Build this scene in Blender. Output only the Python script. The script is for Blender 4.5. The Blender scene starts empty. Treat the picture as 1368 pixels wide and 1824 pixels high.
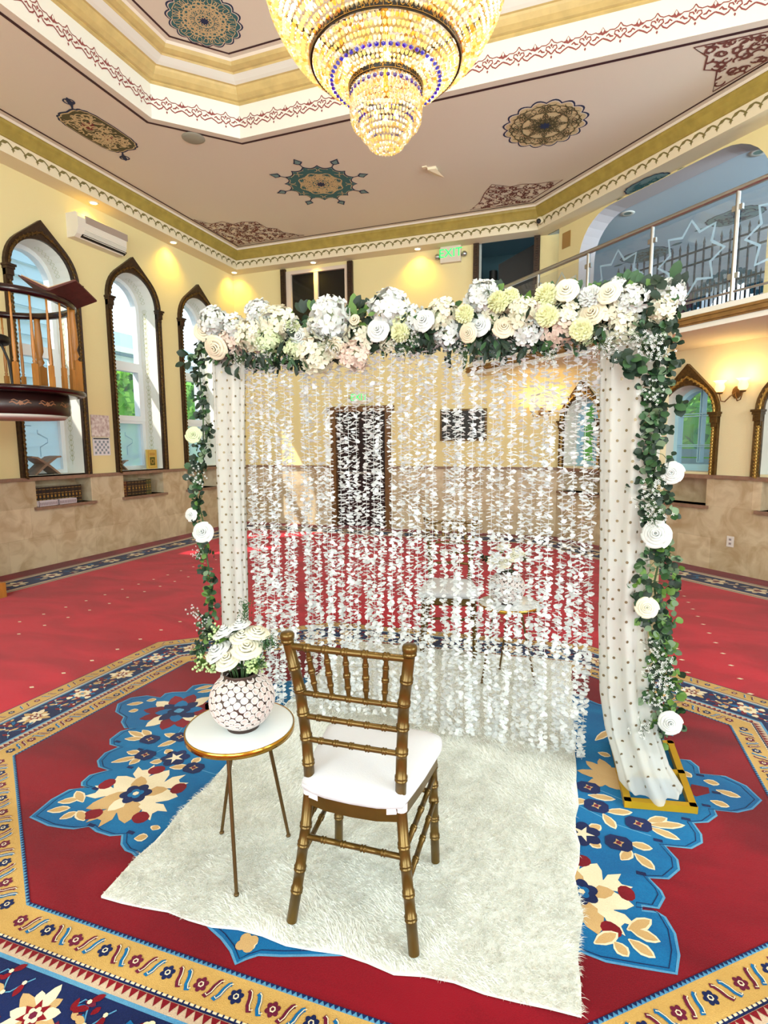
import bpy, math, random
import numpy as np
from mathutils import Vector, Matrix
from mathutils.geometry import tessellate_polygon

# ------------------------------------------------------------------ camera, world, light
SC = bpy.context.scene
COL = SC.collection
PX_F, CX, CY, EYE = 972.0, 684.0, 912.0, 1.5
_yaw, _pit, _rol = [math.radians(a) for a in (-19.755, 6.968, 0.313)]
_F = np.array([math.sin(_yaw)*math.cos(_pit), math.cos(_yaw)*math.cos(_pit), -math.sin(_pit)])
_R = np.array([math.cos(_yaw), -math.sin(_yaw), 0.0])
_D = np.cross(_F, _R)
_c, _s = math.cos(_rol), math.sin(_rol)
CAMM = np.array([_c*_R+_s*_D, -_s*_R+_c*_D, _F])
cam_d = bpy.data.cameras.new('camera')
cam_d.sensor_fit = 'VERTICAL'; cam_d.sensor_height = 24.0
cam_d.lens = PX_F/1824*24.0
cam_d.clip_start = 0.05; cam_d.clip_end = 200
cam = bpy.data.objects.new('camera', cam_d); COL.objects.link(cam)
_m = Matrix(((CAMM[0][0], -CAMM[1][0], -CAMM[2][0], 0), (CAMM[0][1], -CAMM[1][1], -CAMM[2][1], 0),
             (CAMM[0][2], -CAMM[1][2], -CAMM[2][2], EYE), (0, 0, 0, 1)))
cam.matrix_world = _m
SC.camera = cam

vs = SC.view_settings
vs.view_transform = 'Standard'; vs.look = 'None'; vs.gamma = 1.0; vs.use_curve_mapping = False
vs.exposure = 0.2
SC.cycles.max_bounces = 7; SC.cycles.diffuse_bounces = 3; SC.cycles.glossy_bounces = 3
SC.cycles.transmission_bounces = 5; SC.cycles.transparent_max_bounces = 24
SC.cycles.caustics_reflective = False; SC.cycles.caustics_refractive = False
SC.cycles.sample_clamp_indirect = 4.0

W = bpy.data.worlds.new('world'); SC.world = W; W.use_nodes = True
nt = W.node_tree; nt.nodes.clear()
wo = nt.nodes.new('ShaderNodeOutputWorld'); bg = nt.nodes.new('ShaderNodeBackground')
tc = nt.nodes.new('ShaderNodeTexCoord'); sx = nt.nodes.new('ShaderNodeSeparateXYZ'); cr = nt.nodes.new('ShaderNodeValToRGB')
cr.color_ramp.elements[0].position = 0.0; cr.color_ramp.elements[0].color = (0.84, 0.95, 1.0, 1)
cr.color_ramp.elements[1].position = 0.7; cr.color_ramp.elements[1].color = (0.55, 0.80, 1.0, 1)
nt.links.new(tc.outputs['Generated'], sx.inputs[0]); nt.links.new(sx.outputs[2], cr.inputs[0])
nt.links.new(cr.outputs[0], bg.inputs[0]); nt.links.new(bg.outputs[0], wo.inputs[0])
bg.inputs[1].default_value = 2.1

def area_light(name, loc, target, size, size_y, energy, color, spread=180):
    l = bpy.data.lights.new(name, 'AREA'); l.shape = 'RECTANGLE'; l.size = size; l.size_y = size_y
    l.energy = energy; l.color = color; l.spread = math.radians(spread)
    o = bpy.data.objects.new(name, l); COL.objects.link(o); o.location = loc
    d = Vector(target)-Vector(loc); o.rotation_euler = d.to_track_quat('-Z', 'Y').to_euler()
    return o
def point_light(name, loc, energy, color, r=0.05):
    l = bpy.data.lights.new(name, 'POINT'); l.energy = energy; l.color = color; l.shadow_soft_size = r
    o = bpy.data.objects.new(name, l); COL.objects.link(o); o.location = loc; return o
def spot_light(name, loc, target, energy, color, ang=80, blend=.6, r=.04):
    l = bpy.data.lights.new(name, 'SPOT'); l.energy = energy; l.color = color; l.spot_size = math.radians(ang)
    l.spot_blend = blend; l.shadow_soft_size = r
    o = bpy.data.objects.new(name, l); COL.objects.link(o); o.location = loc
    d = Vector(target)-Vector(loc); o.rotation_euler = d.to_track_quat('-Z', 'Y').to_euler(); return o

DAY = (0.88, 1.0, 0.985)
# soft fill added as daylight from presumed unseen windows, behind and right of camera
area_light('fill_light_rear', (-2.6, -4.25, 2.6), (-2.2, 4, 4.2), 3.0, 3.0, 250, DAY)
area_light('fill_light_rear', (1.4, -4.25, 2.6), (-0.5, 4, 4.2), 3.0, 3.0, 250, DAY)
area_light('fill_light_right', (4.45, 0.2, 2.6), (-1.5, 2.4, 2.8), 3.4, 3.0, 250, DAY)
# daylight through the arched windows of the left wall
for yy in (3.75, 5.2, 6.68, 8.15):
    pl = area_light('daylight_left_window', (-6.76, yy, 2.65), (-3.0, yy, 2.65), 0.9, 3.0, 1, (1, 1, 1)); pl.data.cycles.is_portal = True
# unseen area lamp added inside the gallery to brighten its ceiling
area_light('gallery_fill', (6.3, 5.3, 3.7), (0.8, 8.6, 4.9), 2.2, 1.5, 520, (0.66, 0.86, 1.0))
sun = bpy.data.lights.new('sun', 'SUN'); sun.energy = 7.0; sun.angle = math.radians(.6); sun.color = (1, .95, .86)
so = bpy.data.objects.new('sun', sun); COL.objects.link(so)
so.rotation_euler = Vector((1.4, 1.0, -2.15)).to_track_quat('-Z', 'Y').to_euler()

# ------------------------------------------------------------------ helpers
def lin(c):
    return tuple(((v/255)/12.92 if v/255 <= .04045 else ((v/255+.055)/1.055)**2.4) for v in c)
MATS = {}
def mat(name, rgb, rough=.6, metal=0.0, noise=0.0, nscale=5.0, bump=0.0, bscale=60.0, rgb2=None, spec=.5,
        sheen=0.0, emit=0.0, emit_rgb=None, transl=0.0, stretch=None):
    m = bpy.data.materials.new(name); m.use_nodes = True
    n = m.node_tree.nodes; L = m.node_tree.links; b = n['Principled BSDF']
    c = lin(rgb)+(1,)
    b.inputs['Base Color'].default_value = c; b.inputs['Roughness'].default_value = rough
    b.inputs['Metallic'].default_value = metal; b.inputs['Specular IOR Level'].default_value = spec
    if sheen: b.inputs['Sheen Weight'].default_value = sheen; b.inputs['Sheen Roughness'].default_value = .4
    if emit:
        b.inputs['Emission Color'].default_value = lin(emit_rgb or rgb)+(1,); b.inputs['Emission Strength'].default_value = emit
    t = None
    if noise or bump:
        t = n.new('ShaderNodeTexCoord')
        mp = n.new('ShaderNodeMapping'); L.new(t.outputs['Object'], mp.inputs[0])
        if stretch: mp.inputs['Scale'].default_value = stretch
    if noise:
        nz = n.new('ShaderNodeTexNoise'); nz.inputs['Scale'].default_value = nscale; nz.inputs['Detail'].default_value = 5
        L.new(mp.outputs[0], nz.inputs['Vector'])
        r = n.new('ShaderNodeValToRGB'); c2 = lin(rgb2)+(1,) if rgb2 else tuple(v*(1-noise) for v in c[:3])+(1,)
        r.color_ramp.elements[0].position = .35; r.color_ramp.elements[0].color = c2
        r.color_ramp.elements[1].position = .65; r.color_ramp.elements[1].color = c
        L.new(nz.outputs['Fac'], r.inputs[0]); L.new(r.outputs[0], b.inputs['Base Color'])
    if bump:
        nb = n.new('ShaderNodeTexNoise'); nb.inputs['Scale'].default_value = bscale; nb.inputs['Detail'].default_value = 3
        L.new(mp.outputs[0], nb.inputs['Vector'])
        bp = n.new('ShaderNodeBump'); bp.inputs['Strength'].default_value = bump; bp.inputs['Distance'].default_value = .01
        L.new(nb.outputs['Fac'], bp.inputs['Height']); L.new(bp.outputs[0], b.inputs['Normal'])
    if transl:
        tr = n.new('ShaderNodeBsdfTranslucent'); tr.inputs[0].default_value = c
        mx = n.new('ShaderNodeMixShader'); mx.inputs[0].default_value = transl
        out = n['Material Output']
        L.new(b.outputs[0], mx.inputs[1]); L.new(tr.outputs[0], mx.inputs[2]); L.new(mx.outputs[0], out.inputs[0])
    MATS[name] = m
    return m
def see_through(name, rgb, alpha, gloss=.05, rough=.05, transl=0.5):
    """part transparent, part diffuse/translucent cloth or glass"""
    m = bpy.data.materials.new(name); m.use_nodes = True
    n = m.node_tree.nodes; L = m.node_tree.links; n.remove(n['Principled BSDF']); out = n['Material Output']
    tp = n.new('ShaderNodeBsdfTransparent'); d = n.new('ShaderNodeBsdfDiffuse'); t = n.new('ShaderNodeBsdfTranslucent')
    g = n.new('ShaderNodeBsdfGlossy'); g.inputs['Roughness'].default_value = rough
    c = lin(rgb)+(1,); d.inputs[0].default_value = c; t.inputs[0].default_value = c
    m1 = n.new('ShaderNodeMixShader'); m1.inputs[0].default_value = transl
    L.new(d.outputs[0], m1.inputs[1]); L.new(t.outputs[0], m1.inputs[2])
    m2 = n.new('ShaderNodeMixShader'); m2.inputs[0].default_value = alpha
    L.new(tp.outputs[0], m2.inputs[1]); L.new(m1.outputs[0], m2.inputs[2])
    m3 = n.new('ShaderNodeMixShader'); m3.inputs[0].default_value = gloss
    L.new(m2.outputs[0], m3.inputs[1]); L.new(g.outputs[0], m3.inputs[2]); L.new(m3.outputs[0], out.inputs[0])
    MATS[name] = m; return m

class MB:
    def __init__(s): s.v = []; s.f = []; s.m = []; s.sm = []
    def add(s, verts, faces, mi=0, smooth=False):
        o = len(s.v); s.v.extend([tuple(map(float, p)) for p in verts])
        for f in faces: s.f.append(tuple(o+int(i) for i in f)); s.m.append(mi); s.sm.append(smooth)
    def box(s, a, b, mi=0):
        x0, y0, z0 = [min(a[i], b[i]) for i in range(3)]; x1, y1, z1 = [max(a[i], b[i]) for i in range(3)]
        s.add([(x0,y0,z0),(x1,y0,z0),(x1,y1,z0),(x0,y1,z0),(x0,y0,z1),(x1,y0,z1),(x1,y1,z1),(x0,y1,z1)],
              [(3,2,1,0),(4,5,6,7),(0,1,5,4),(1,2,6,5),(2,3,7,6),(3,0,4,7)], mi)
    def prism(s, pts, fn, d0, d1, mi=0, smooth=False, caps=True):
        """polygon pts (u,v) extruded between depths d0 and d1 through the map fn(u,v,d)"""
        n = len(pts); V = [fn(u, v, d0) for u, v in pts]+[fn(u, v, d1) for u, v in pts]
        s.add(V, [(i, (i+1) % n, n+(i+1) % n, n+i) for i in range(n)], mi, smooth)
        if caps:
            tri = tessellate_polygon([[Vector((u, v, 0)) for u, v in pts]])
            s.add(V, [t for t in tri]+[tuple(n+i for i in t[::-1]) for t in tri], mi)
    def tube(s, pts, r, seg=8, mi=0, cap=True, smooth=True):
        pts = [Vector(p) for p in pts]; n = len(pts)
        rs = r if isinstance(r, (list, tuple)) else [r]*n
        V = []; F = []; up = None
        for i, p in enumerate(pts):
            t = (pts[min(i+1, n-1)]-pts[max(i-1, 0)])
            t = t.normalized() if t.length > 1e-9 else Vector((0, 0, 1))
            if up is None:
                up = Vector((0, 0, 1)) if abs(t.z) < .9 else Vector((1, 0, 0))
            up = (up-t*up.dot(t)); up = up.normalized() if up.length > 1e-6 else t.orthogonal().normalized()
            w = t.cross(up)
            for k in range(seg):
                a = 2*math.pi*k/seg; V.append(p+(up*math.cos(a)+w*math.sin(a))*rs[i])
        for i in range(n-1):
            for k in range(seg):
                k2 = (k+1) % seg; F.append((i*seg+k, i*seg+k2, (i+1)*seg+k2, (i+1)*seg+k))
        s.add(V, F, mi, smooth)
        if cap:
            s.add(V, [tuple(range(seg))[::-1], tuple((n-1)*seg+k for k in range(seg))], mi)
    def lathe(s, prof, o=(0, 0, 0), seg=24, mi=0, smooth=True, M=None, cap=True):
        V = []; F = []; n = len(prof)
        for r, z in prof:
            for k in range(seg):
                a = 2*math.pi*k/seg; p = Vector((r*math.cos(a), r*math.sin(a), z))
                if M is not None: p = M @ p
                V.append(p+Vector(o))
        for i in range(n-1):
            for k in range(seg):
                k2 = (k+1) % seg; F.append((i*seg+k, i*seg+k2, (i+1)*seg+k2, (i+1)*seg+k))
        if cap: F += [tuple(range(seg))[::-1], tuple((n-1)*seg+k for k in range(seg))]
        s.add(V, F, mi, smooth)
    def ball(s, c, r, seg=10, rings=6, mi=0, sc=(1, 1, 1)):
        V = [(c[0], c[1], c[2]-r*sc[2])]; F = []
        for i in range(1, rings):
            ph = -math.pi/2+math.pi*i/rings
            for k in range(seg):
                a = 2*math.pi*k/seg
                V.append((c[0]+r*sc[0]*math.cos(ph)*math.cos(a), c[1]+r*sc[1]*math.cos(ph)*math.sin(a), c[2]+r*sc[2]*math.sin(ph)))
        V.append((c[0], c[1], c[2]+r*sc[2])); N = len(V)-1
        for k in range(seg):
            k2 = (k+1) % seg; F.append((0, 1+k2, 1+k)); F.append((N, N-seg+k, N-seg+k2))
            for i in range(rings-2): F.append((1+i*seg+k, 1+i*seg+k2, 1+(i+1)*seg+k2, 1+(i+1)*seg+k))
        s.add(V, F, mi, True)
    def obox(s, c, hx, hy, hz, ax, mi=0):
        """box at c with half sizes along the three axes ax"""
        c = Vector(c); A, B, C = [Vector(a).normalized() for a in ax]
        V = [c+A*(i*hx)+B*(j*hy)+C*(k*hz) for k in (-1, 1) for i, j in ((-1, -1), (1, -1), (1, 1), (-1, 1))]
        s.add(V, [(3,2,1,0),(4,5,6,7),(0,1,5,4),(1,2,6,5),(2,3,7,6),(3,0,4,7)], mi)
    def build(s, name, mats, parent=None, world=False, loc=None):
        me = bpy.data.meshes.new(name)
        V = s.v
        if world and parent is not None:
            p = parent
            ox = oy = oz = 0
            while p is not None:
                ox += p.location.x; oy += p.location.y; oz += p.location.z; p = p.parent
            V = [(x-ox, y-oy, z-oz) for x, y, z in V]
        elif loc is not None:
            V = [(x-loc[0], y-loc[1], z-loc[2]) for x, y, z in V]
        me.from_pydata(V, [], s.f)
        if not isinstance(mats, (list, tuple)): mats = [mats]
        for m in mats: me.materials.append(m)
        me.polygons.foreach_set('material_index', s.m); me.polygons.foreach_set('use_smooth', s.sm)
        me.update()
        o = bpy.data.objects.new(name, me); COL.objects.link(o)
        if parent is not None: o.parent = parent
        elif loc is not None: o.location = loc
        return o

def thing(name, label, cat, loc=(0, 0, 0), rotz=0.0, group=None):
    o = bpy.data.objects.new(name, None); COL.objects.link(o); o.empty_display_size = .05
    o.location = loc; o.rotation_euler = (0, 0, rotz); return tag(o, label, cat, group)
def tag(o, label, cat, group=None, kind=None):
    o['label'] = label; o['category'] = cat
    if group: o['group'] = group
    if kind: o['kind'] = kind
    return o
def struct(o): o['kind'] = 'structure'; return o
def dup(root, loc, rotz=0.0, label=None, group=None):
    def cp(o, par):
        c = o.copy(); COL.objects.link(c)
        if par is not None: c.parent = par
        for ch in list(o.children): cp(ch, c)
        return c
    r = cp(root, None); r.location = loc; r.rotation_euler = (0, 0, rotz)
    if label: r['label'] = label
    if group: r['group'] = group
    return r

def ray(px, py): return CAMM.T @ np.array([(px-CX)/PX_F, (py-CY)/PX_F, 1.0])
def floor_pt(px, py, z=0.0):
    d = ray(px, py); t = (z-EYE)/d[2]; return (d[0]*t, d[1]*t)
Q = math.sqrt(.5)
# wall frames: (u along the wall, z up, d outwards away from the room)
def F_left(u, z, d=0): return (-6.35-d, u, z)
def F_far(u, z, d=0): return (u, 9.25+d, z)
def F_right(u, z, d=0): return (4.45+(u+d)*Q, 4.45+(-u+d)*Q, z)
def F_up(u, z, d=0): return (4.315+(u+d)*Q, 4.315+(-u+d)*Q, z)

class Sheet:
    """flat painted or woven pattern: polygons laid on a surface in thin layers"""
    def __init__(s, mb, fn, lift=.0008): s.mb = mb; s.fn = fn; s.l = lift; s.k = 0
    def h(s, layer): s.k += 1; return s.l*(layer+(s.k % 97)*.009)
    def poly(s, pts, mi, layer=1):
        if len(pts) < 3: return
        hh = s.h(layer); V = [s.fn(u, v, hh) for u, v in pts]
        if len(pts) <= 4: s.mb.add(V, [tuple(range(len(pts)))], mi); return
        s.mb.add(V, tessellate_polygon([[Vector((u, v, 0)) for u, v in pts]]), mi)
    def stroke(s, pts, w, mi, layer=1, taper=False):
        n = len(pts)
        if n < 2: return
        A = []; B = []
        for i, (x, y) in enumerate(pts):
            x0, y0 = pts[max(i-1, 0)]; x1, y1 = pts[min(i+1, n-1)]
            dx, dy = x1-x0, y1-y0; L = math.hypot(dx, dy) or 1
            ww = w*.5*(math.sin(math.pi*(i+.6)/(n+.2))**.6 if taper else 1)
            A.append((x-dy/L*ww, y+dx/L*ww)); B.append((x+dy/L*ww, y-dx/L*ww))
        hh = s.h(layer); V = [s.fn(u, v, hh) for u, v in A+B]
        s.mb.add(V, [(i, i+1, n+i+1, n+i) for i in range(n-1)], mi)
    def disc(s, c, r, mi, layer=1, n=10, ry=None):
        ry = ry or r
        s.poly([(c[0]+r*math.cos(2*math.pi*k/n), c[1]+ry*math.sin(2*math.pi*k/n)) for k in range(n)], mi, layer)
    def lobed(s, c, r, lobes, depth, mi, layer=1, rot=0, sx=1, sy=1, ang=0, n=None):
        n = n or lobes*6; P = []; ca, sa = math.cos(ang), math.sin(ang)
        for k in range(n):
            a = 2*math.pi*k/n; rr = r*(1-depth+depth*abs(math.sin(lobes*(a+rot)/2)))
            x, y = rr*math.cos(a)*sx, rr*math.sin(a)*sy; P.append((c[0]+x*ca-y*sa, c[1]+x*sa+y*ca))
        s.poly(P, mi, layer)
    def star(s, c, r, k, inner, mi, layer=1, rot=0):
        s.poly([(c[0]+(r if i % 2 == 0 else r*inner)*math.cos(rot+math.pi*i/k),
                 c[1]+(r if i % 2 == 0 else r*inner)*math.sin(rot+math.pi*i/k)) for i in range(2*k)], mi, layer)
    def petal(s, c, a, L, w, mi, layer=1, r0=0.0, notch=False):
        ca, sa = math.cos(a), math.sin(a); P = []
        prof = [(0, .12), (.3, .8), (.6, 1), (.85, .6), (1, 0)]
        if notch: prof = [(0, .2), (.3, .7), (.55, .6), (.7, 1), (.95, .75), (.8, .25)]
        up = [(r0+L*t, w*h*.5) for t, h in prof]
        pts = up+[(x, -y) for x, y in up[::-1]]
        s.poly([(c[0]+x*ca-y*sa, c[1]+x*sa+y*ca) for x, y in pts], mi, layer)

def scroll_pts(x, y, a, n, step, curl, rng):
    P = [(x, y)]; k = curl
    for i in range(n):
        a += k; k *= 1.09; x += math.cos(a)*step; y += math.sin(a)*step; P.append((x, y))
    return P
def fill_scrolls(S, inside, box, n, mi, w, step, seed, layer=2, leaf=True):
    rng = random.Random(seed); x0, y0, x1, y1 = box
    for _ in range(n):
        for _t in range(20):
            x, y = rng.uniform(x0, x1), rng.uniform(y0, y1)
            if inside(x, y): break
        else: continue
        P = scroll_pts(x, y, rng.uniform(0, 6.28), rng.randint(6, 11), step, rng.choice((-1, 1))*rng.uniform(.18, .34), rng)
        P = [p for p in P]
        cut = []
        for p in P:
            if not inside(*p): break
            cut.append(p)
        if len(cut) > 3:
            S.stroke(cut, w, mi, layer, taper=True)
            if leaf: S.disc(cut[-1], w*.9, mi, layer, 6)
            if leaf and rng.random() < .7: S.petal(cut[len(cut)//2], rng.uniform(0, 6.28), step*2.6, w*1.6, mi, layer)

# ------------------------------------------------------------------ materials
M_ceil = mat('ceiling_paint', (228, 216, 198), .85, bump=.15, bscale=180)
M_white = mat('white_plaster', (232, 230, 218), .8)
M_cream = mat('cream_band_paint', (236, 222, 190), .75)
M_yellow = mat('yellow_plaster', (234, 218, 162), .85, bump=.25, bscale=120)
M_wallright = mat('cream_plaster', (232, 220, 178), .85, bump=.25, bscale=120)
M_goldcove = mat('ochre_gold_moulding', (172, 150, 70), .5, noise=.2, nscale=9)
M_goldrec = mat('tan_gold_moulding', (206, 180, 116), .5, noise=.15, nscale=9)
M_line = mat('dark_maroon_line', (58, 20, 26), .7)
M_brownlace = mat('brown_lace_paint', (112, 60, 52), .75)
M_rustlace = mat('rust_lace_paint', (140, 70, 66), .75)
M_olive = mat('olive_stencil_paint', (124, 112, 62), .75)
M_oliveD = mat('dark_olive_paint', (84, 78, 48), .75)
M_teal = mat('teal_paint', (52, 104, 108), .75)
M_tealL = mat('pale_teal_paint', (120, 150, 150), .75)
M_navyp = mat('navy_paint', (26, 38, 76), .75)
M_creamp = mat('cream_scroll_paint', (214, 192, 146), .75)
M_redp = mat('maroon_paint', (120, 40, 44), .75)
def travertine():
    m = bpy.data.materials.new('travertine_tile'); m.use_nodes = True
    n = m.node_tree.nodes; L = m.node_tree.links; b = n['Principled BSDF']; b.inputs['Roughness'].default_value = .32
    t = n.new('ShaderNodeTexCoord'); sp = n.new('ShaderNodeSeparateXYZ'); L.new(t.outputs['Object'], sp.inputs[0])
    ad = n.new('ShaderNodeMath'); ad.operation = 'SUBTRACT'; L.new(sp.outputs[0], ad.inputs[1]); L.new(sp.outputs[1], ad.inputs[0])
    cb = n.new('ShaderNodeCombineXYZ'); L.new(ad.outputs[0], cb.inputs[0]); L.new(sp.outputs[2], cb.inputs[1])
    br = n.new('ShaderNodeTexBrick'); L.new(cb.outputs[0], br.inputs['Vector'])
    br.inputs['Scale'].default_value = 1.0; br.inputs['Brick Width'].default_value = .62; br.inputs['Row Height'].default_value = .38
    br.inputs['Mortar Size'].default_value = .003; br.inputs['Bias'].default_value = .1
    br.inputs['Color1'].default_value = lin((220, 200, 168))+(1,); br.inputs['Color2'].default_value = lin((172, 150, 114))+(1,)
    br.inputs['Mortar'].default_value = lin((176, 152, 120))+(1,)
    nz = n.new('ShaderNodeTexNoise'); nz.inputs['Scale'].default_value = 5; nz.inputs['Detail'].default_value = 8
    nz.inputs['Distortion'].default_value = .8; L.new(t.outputs['Object'], nz.inputs['Vector'])
    r = n.new('ShaderNodeValToRGB'); r.color_ramp.elements[0].position = .36; r.color_ramp.elements[0].color = lin((178, 154, 120))+(1,)
    r.color_ramp.elements[1].position = .62; r.color_ramp.elements[1].color = lin((228, 216, 188))+(1,)
    L.new(nz.outputs['Fac'], r.inputs[0])
    mx = n.new('ShaderNodeMix'); mx.data_type = 'RGBA'; mx.inputs[0].default_value = .5
    L.new(br.outputs['Color'], mx.inputs[6]); L.new(r.outputs[0], mx.inputs[7]); L.new(mx.outputs[2], b.inputs['Base Color'])
    return m
M_trav = travertine()
M_stone = mat('brown_stone_ledge', (150, 118, 98), .4, noise=.25, nscale=20)
M_gilt = mat('antique_gilt_frame', (104, 76, 34), .38, .55, noise=.5, nscale=30, bump=.3, bscale=90)
M_giltL = mat('bright_gilt_bead', (190, 156, 84), .35, .7)
M_frameD = mat('dark_bronze_frame', (66, 46, 30), .45, .35, noise=.4, nscale=30)
M_vinyl = mat('white_window_vinyl', (232, 238, 240), .4)
M_vinylB = mat('pale_blue_window_paint', (172, 218, 236), .4)
M_glass = see_through('clear_glass', (200, 225, 235), .04, gloss=.06, rough=.02)
M_frost = see_through('frosted_white_glass', (240, 248, 250), .72, gloss=.04, rough=.3, transl=.8)
M_etch = see_through('etched_glass', (205, 235, 250), .5, gloss=.02, rough=.4, transl=.5)
M_black = mat('black_matte', (12, 12, 14), .5)
M_dark = mat('dark_room', (22, 22, 22), .8)
M_darkglass = mat('dark_window_glass', (20, 20, 18), .08)
M_chrome = mat('brushed_steel', (186, 188, 186), .38, 1.0)
M_iron = mat('black_iron', (20, 20, 28), .5, .3)
M_chair = mat('gold_chair_lacquer', (104, 80, 34), .3, .6, noise=.25, nscale=14)
M_cushion = mat('white_cushion_cloth', (208, 210, 216), .85, bump=.12, bscale=200)
M_tie = mat('white_cushion_tie', (226, 218, 222), .8)
M_top = mat('white_table_top', (220, 226, 228), .25)
M_brass = mat('polished_brass_edge', (196, 150, 60), .18, .95)
M_leg = mat('brown_brass_leg', (98, 76, 44), .35, .7)
M_wood = mat('oak_baluster', (184, 122, 52), .4, noise=.3, nscale=18, stretch=(1, 1, .2))
M_maroon = mat('mahogany_rail', (34, 10, 14), .2)
M_fur = mat('cream_fur', (250, 251, 247), .9, sheen=.15, transl=.35)
M_fur2 = mat('cream_fur_darker', (236, 236, 226), .9, transl=.3)
M_furback = mat('rug_backing', (222, 224, 218), .95)
# carpet
def carpet_mat(name, rgb, rgb2, big=.5):
    m = mat(name, rgb, .95, noise=.0, bump=.35, bscale=420, spec=.1, sheen=.15)
    n = m.node_tree.nodes; L = m.node_tree.links; b = n['Principled BSDF']
    t = n.new('ShaderNodeTexCoord')
    mp = n.new('ShaderNodeMapping'); mp.inputs['Scale'].default_value = (1, 2.2, 1); mp.inputs['Rotation'].default_value = (0, 0, .35)
    L.new(t.outputs['Object'], mp.inputs[0])
    a = n.new('ShaderNodeTexNoise'); a.inputs['Scale'].default_value = 1.3; a.inputs['Detail'].default_value = 6; a.inputs['Distortion'].default_value = .6
    L.new(mp.outputs[0], a.inputs['Vector'])
    f = n.new('ShaderNodeTexNoise'); f.inputs['Scale'].default_value = 260; f.inputs['Detail'].default_value = 2
    L.new(t.outputs['Object'], f.inputs['Vector'])
    r = n.new('ShaderNodeValToRGB'); r.color_ramp.elements[0].position = .38; r.color_ramp.elements[0].color = lin(rgb2)+(1,)
    r.color_ramp.elements[1].position = .62; r.color_ramp.elements[1].color = lin(rgb)+(1,)
    mx = n.new('ShaderNodeMath'); mx.operation = 'MULTIPLY_ADD'; mx.inputs[1].default_value = .3
    L.new(f.outputs['Fac'], mx.inputs[0]); L.new(a.outputs['Fac'], mx.inputs[2])
    sb = n.new('ShaderNodeMath'); sb.operation = 'SUBTRACT'; sb.inputs[1].default_value = .15; L.new(mx.outputs[0], sb.inputs[0])
    L.new(sb.outputs[0], r.inputs[0]); L.new(r.outputs[0], b.inputs['Base Color'])
    return m
C_red = carpet_mat('carpet_red', (194, 20, 46), (160, 8, 32))
C_redD = carpet_mat('carpet_deep_red', (134, 6, 26), (104, 2, 18))
C_blue = carpet_mat('carpet_blue', (10, 112, 168), (6, 88, 142))
C_blueL = carpet_mat('carpet_light_blue', (96, 160, 196), (70, 132, 176))
C_navy = carpet_mat('carpet_navy', (16, 34, 88), (10, 22, 66))
C_gold = carpet_mat('carpet_gold', (204, 166, 96), (184, 146, 78))
C_cream = carpet_mat('carpet_cream', (236, 224, 196), (218, 204, 172))
C_tan = carpet_mat('carpet_tan', (204, 170, 118), (186, 150, 98))
C_mar = carpet_mat('carpet_maroon', (110, 24, 56), (90, 14, 42))
C_beige = carpet_mat('carpet_beige', (206, 184, 158), (184, 160, 136))
CARPET = [C_red, C_redD, C_blue, C_blueL, C_navy, C_gold, C_cream, C_tan, C_mar, C_beige]
RED, RDD, BLU, BLL, NAV, GLD, CRM, TAN, MAR, BEI = range(10)

# ------------------------------------------------------------------ floor: fitted carpet with woven octagon and medallion
fl = MB()
CF = lambda u, v, h: (u, v, h)
fl.add([(-6.4, -4.6, 0), (9, -4.6, 0), (9, 9.4, 0), (-6.4, 9.4, 0)], [(0, 1, 2, 3)], RED)
S = Sheet(fl, CF, .0006)
OCT = [(-2.555, 1.75), (-1.665, 1.145), (-.125, 1.19), (.81, 1.97), (.80, 3.22), (-.02, 3.72), (-1.75, 3.62), (-2.53, 2.99)]
def offset_poly(P, d):
    n = len(P); out = []
    for i in range(n):
        a = Vector(P[i-1]); b = Vector(P[i]); c = Vector(P[(i+1) % n])
        e1 = (b-a).normalized(); e2 = (c-b).normalized()
        n1 = Vector((e1.y, -e1.x)); n2 = Vector((e2.y, -e2.x))
        bi = (n1+n2).normalized(); k = d/max(.2, bi.dot(n1)); out.append((b.x+bi.x*k, b.y+bi.y*k))
    return out
def band(P, d0, d1, mi, layer):
    A = offset_poly(P, d0); B = offset_poly(P, d1); n = len(P)
    for i in range(n): S.poly([A[i], A[(i+1) % n], B[(i+1) % n], B[i]], mi, layer)
S.poly(offset_poly(OCT, 0), RDD, 1)
band(OCT, 0, .012, BLL, 2); band(OCT, .012, .115, GLD, 2); band(OCT, .115, .121, CRM, 2); band(OCT, .121, .127, NAV, 2)
band(OCT, .127, .162, BEI, 2); band(OCT, .162, .174, BLL, 2); band(OCT, .174, .372, NAV, 2); band(OCT, .372, .384, BLL, 2)
band(OCT, .384, .398, BEI, 2); band(OCT, .398, .405, NAV, 2); band(OCT, .405, .492, GLD, 2); band(OCT, .492, .50, NAV, 2)
rng = random.Random(5)
def edge_frames(P, d):
    A = offset_poly(P, d); n = len(A)
    for i in range(n):
        a = Vector(A[i]); b = Vector(A[(i+1) % n]); e = b-a; L = e.length; e.normalize()
        yield a, e, Vector((e.y, -e.x)), L
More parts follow.
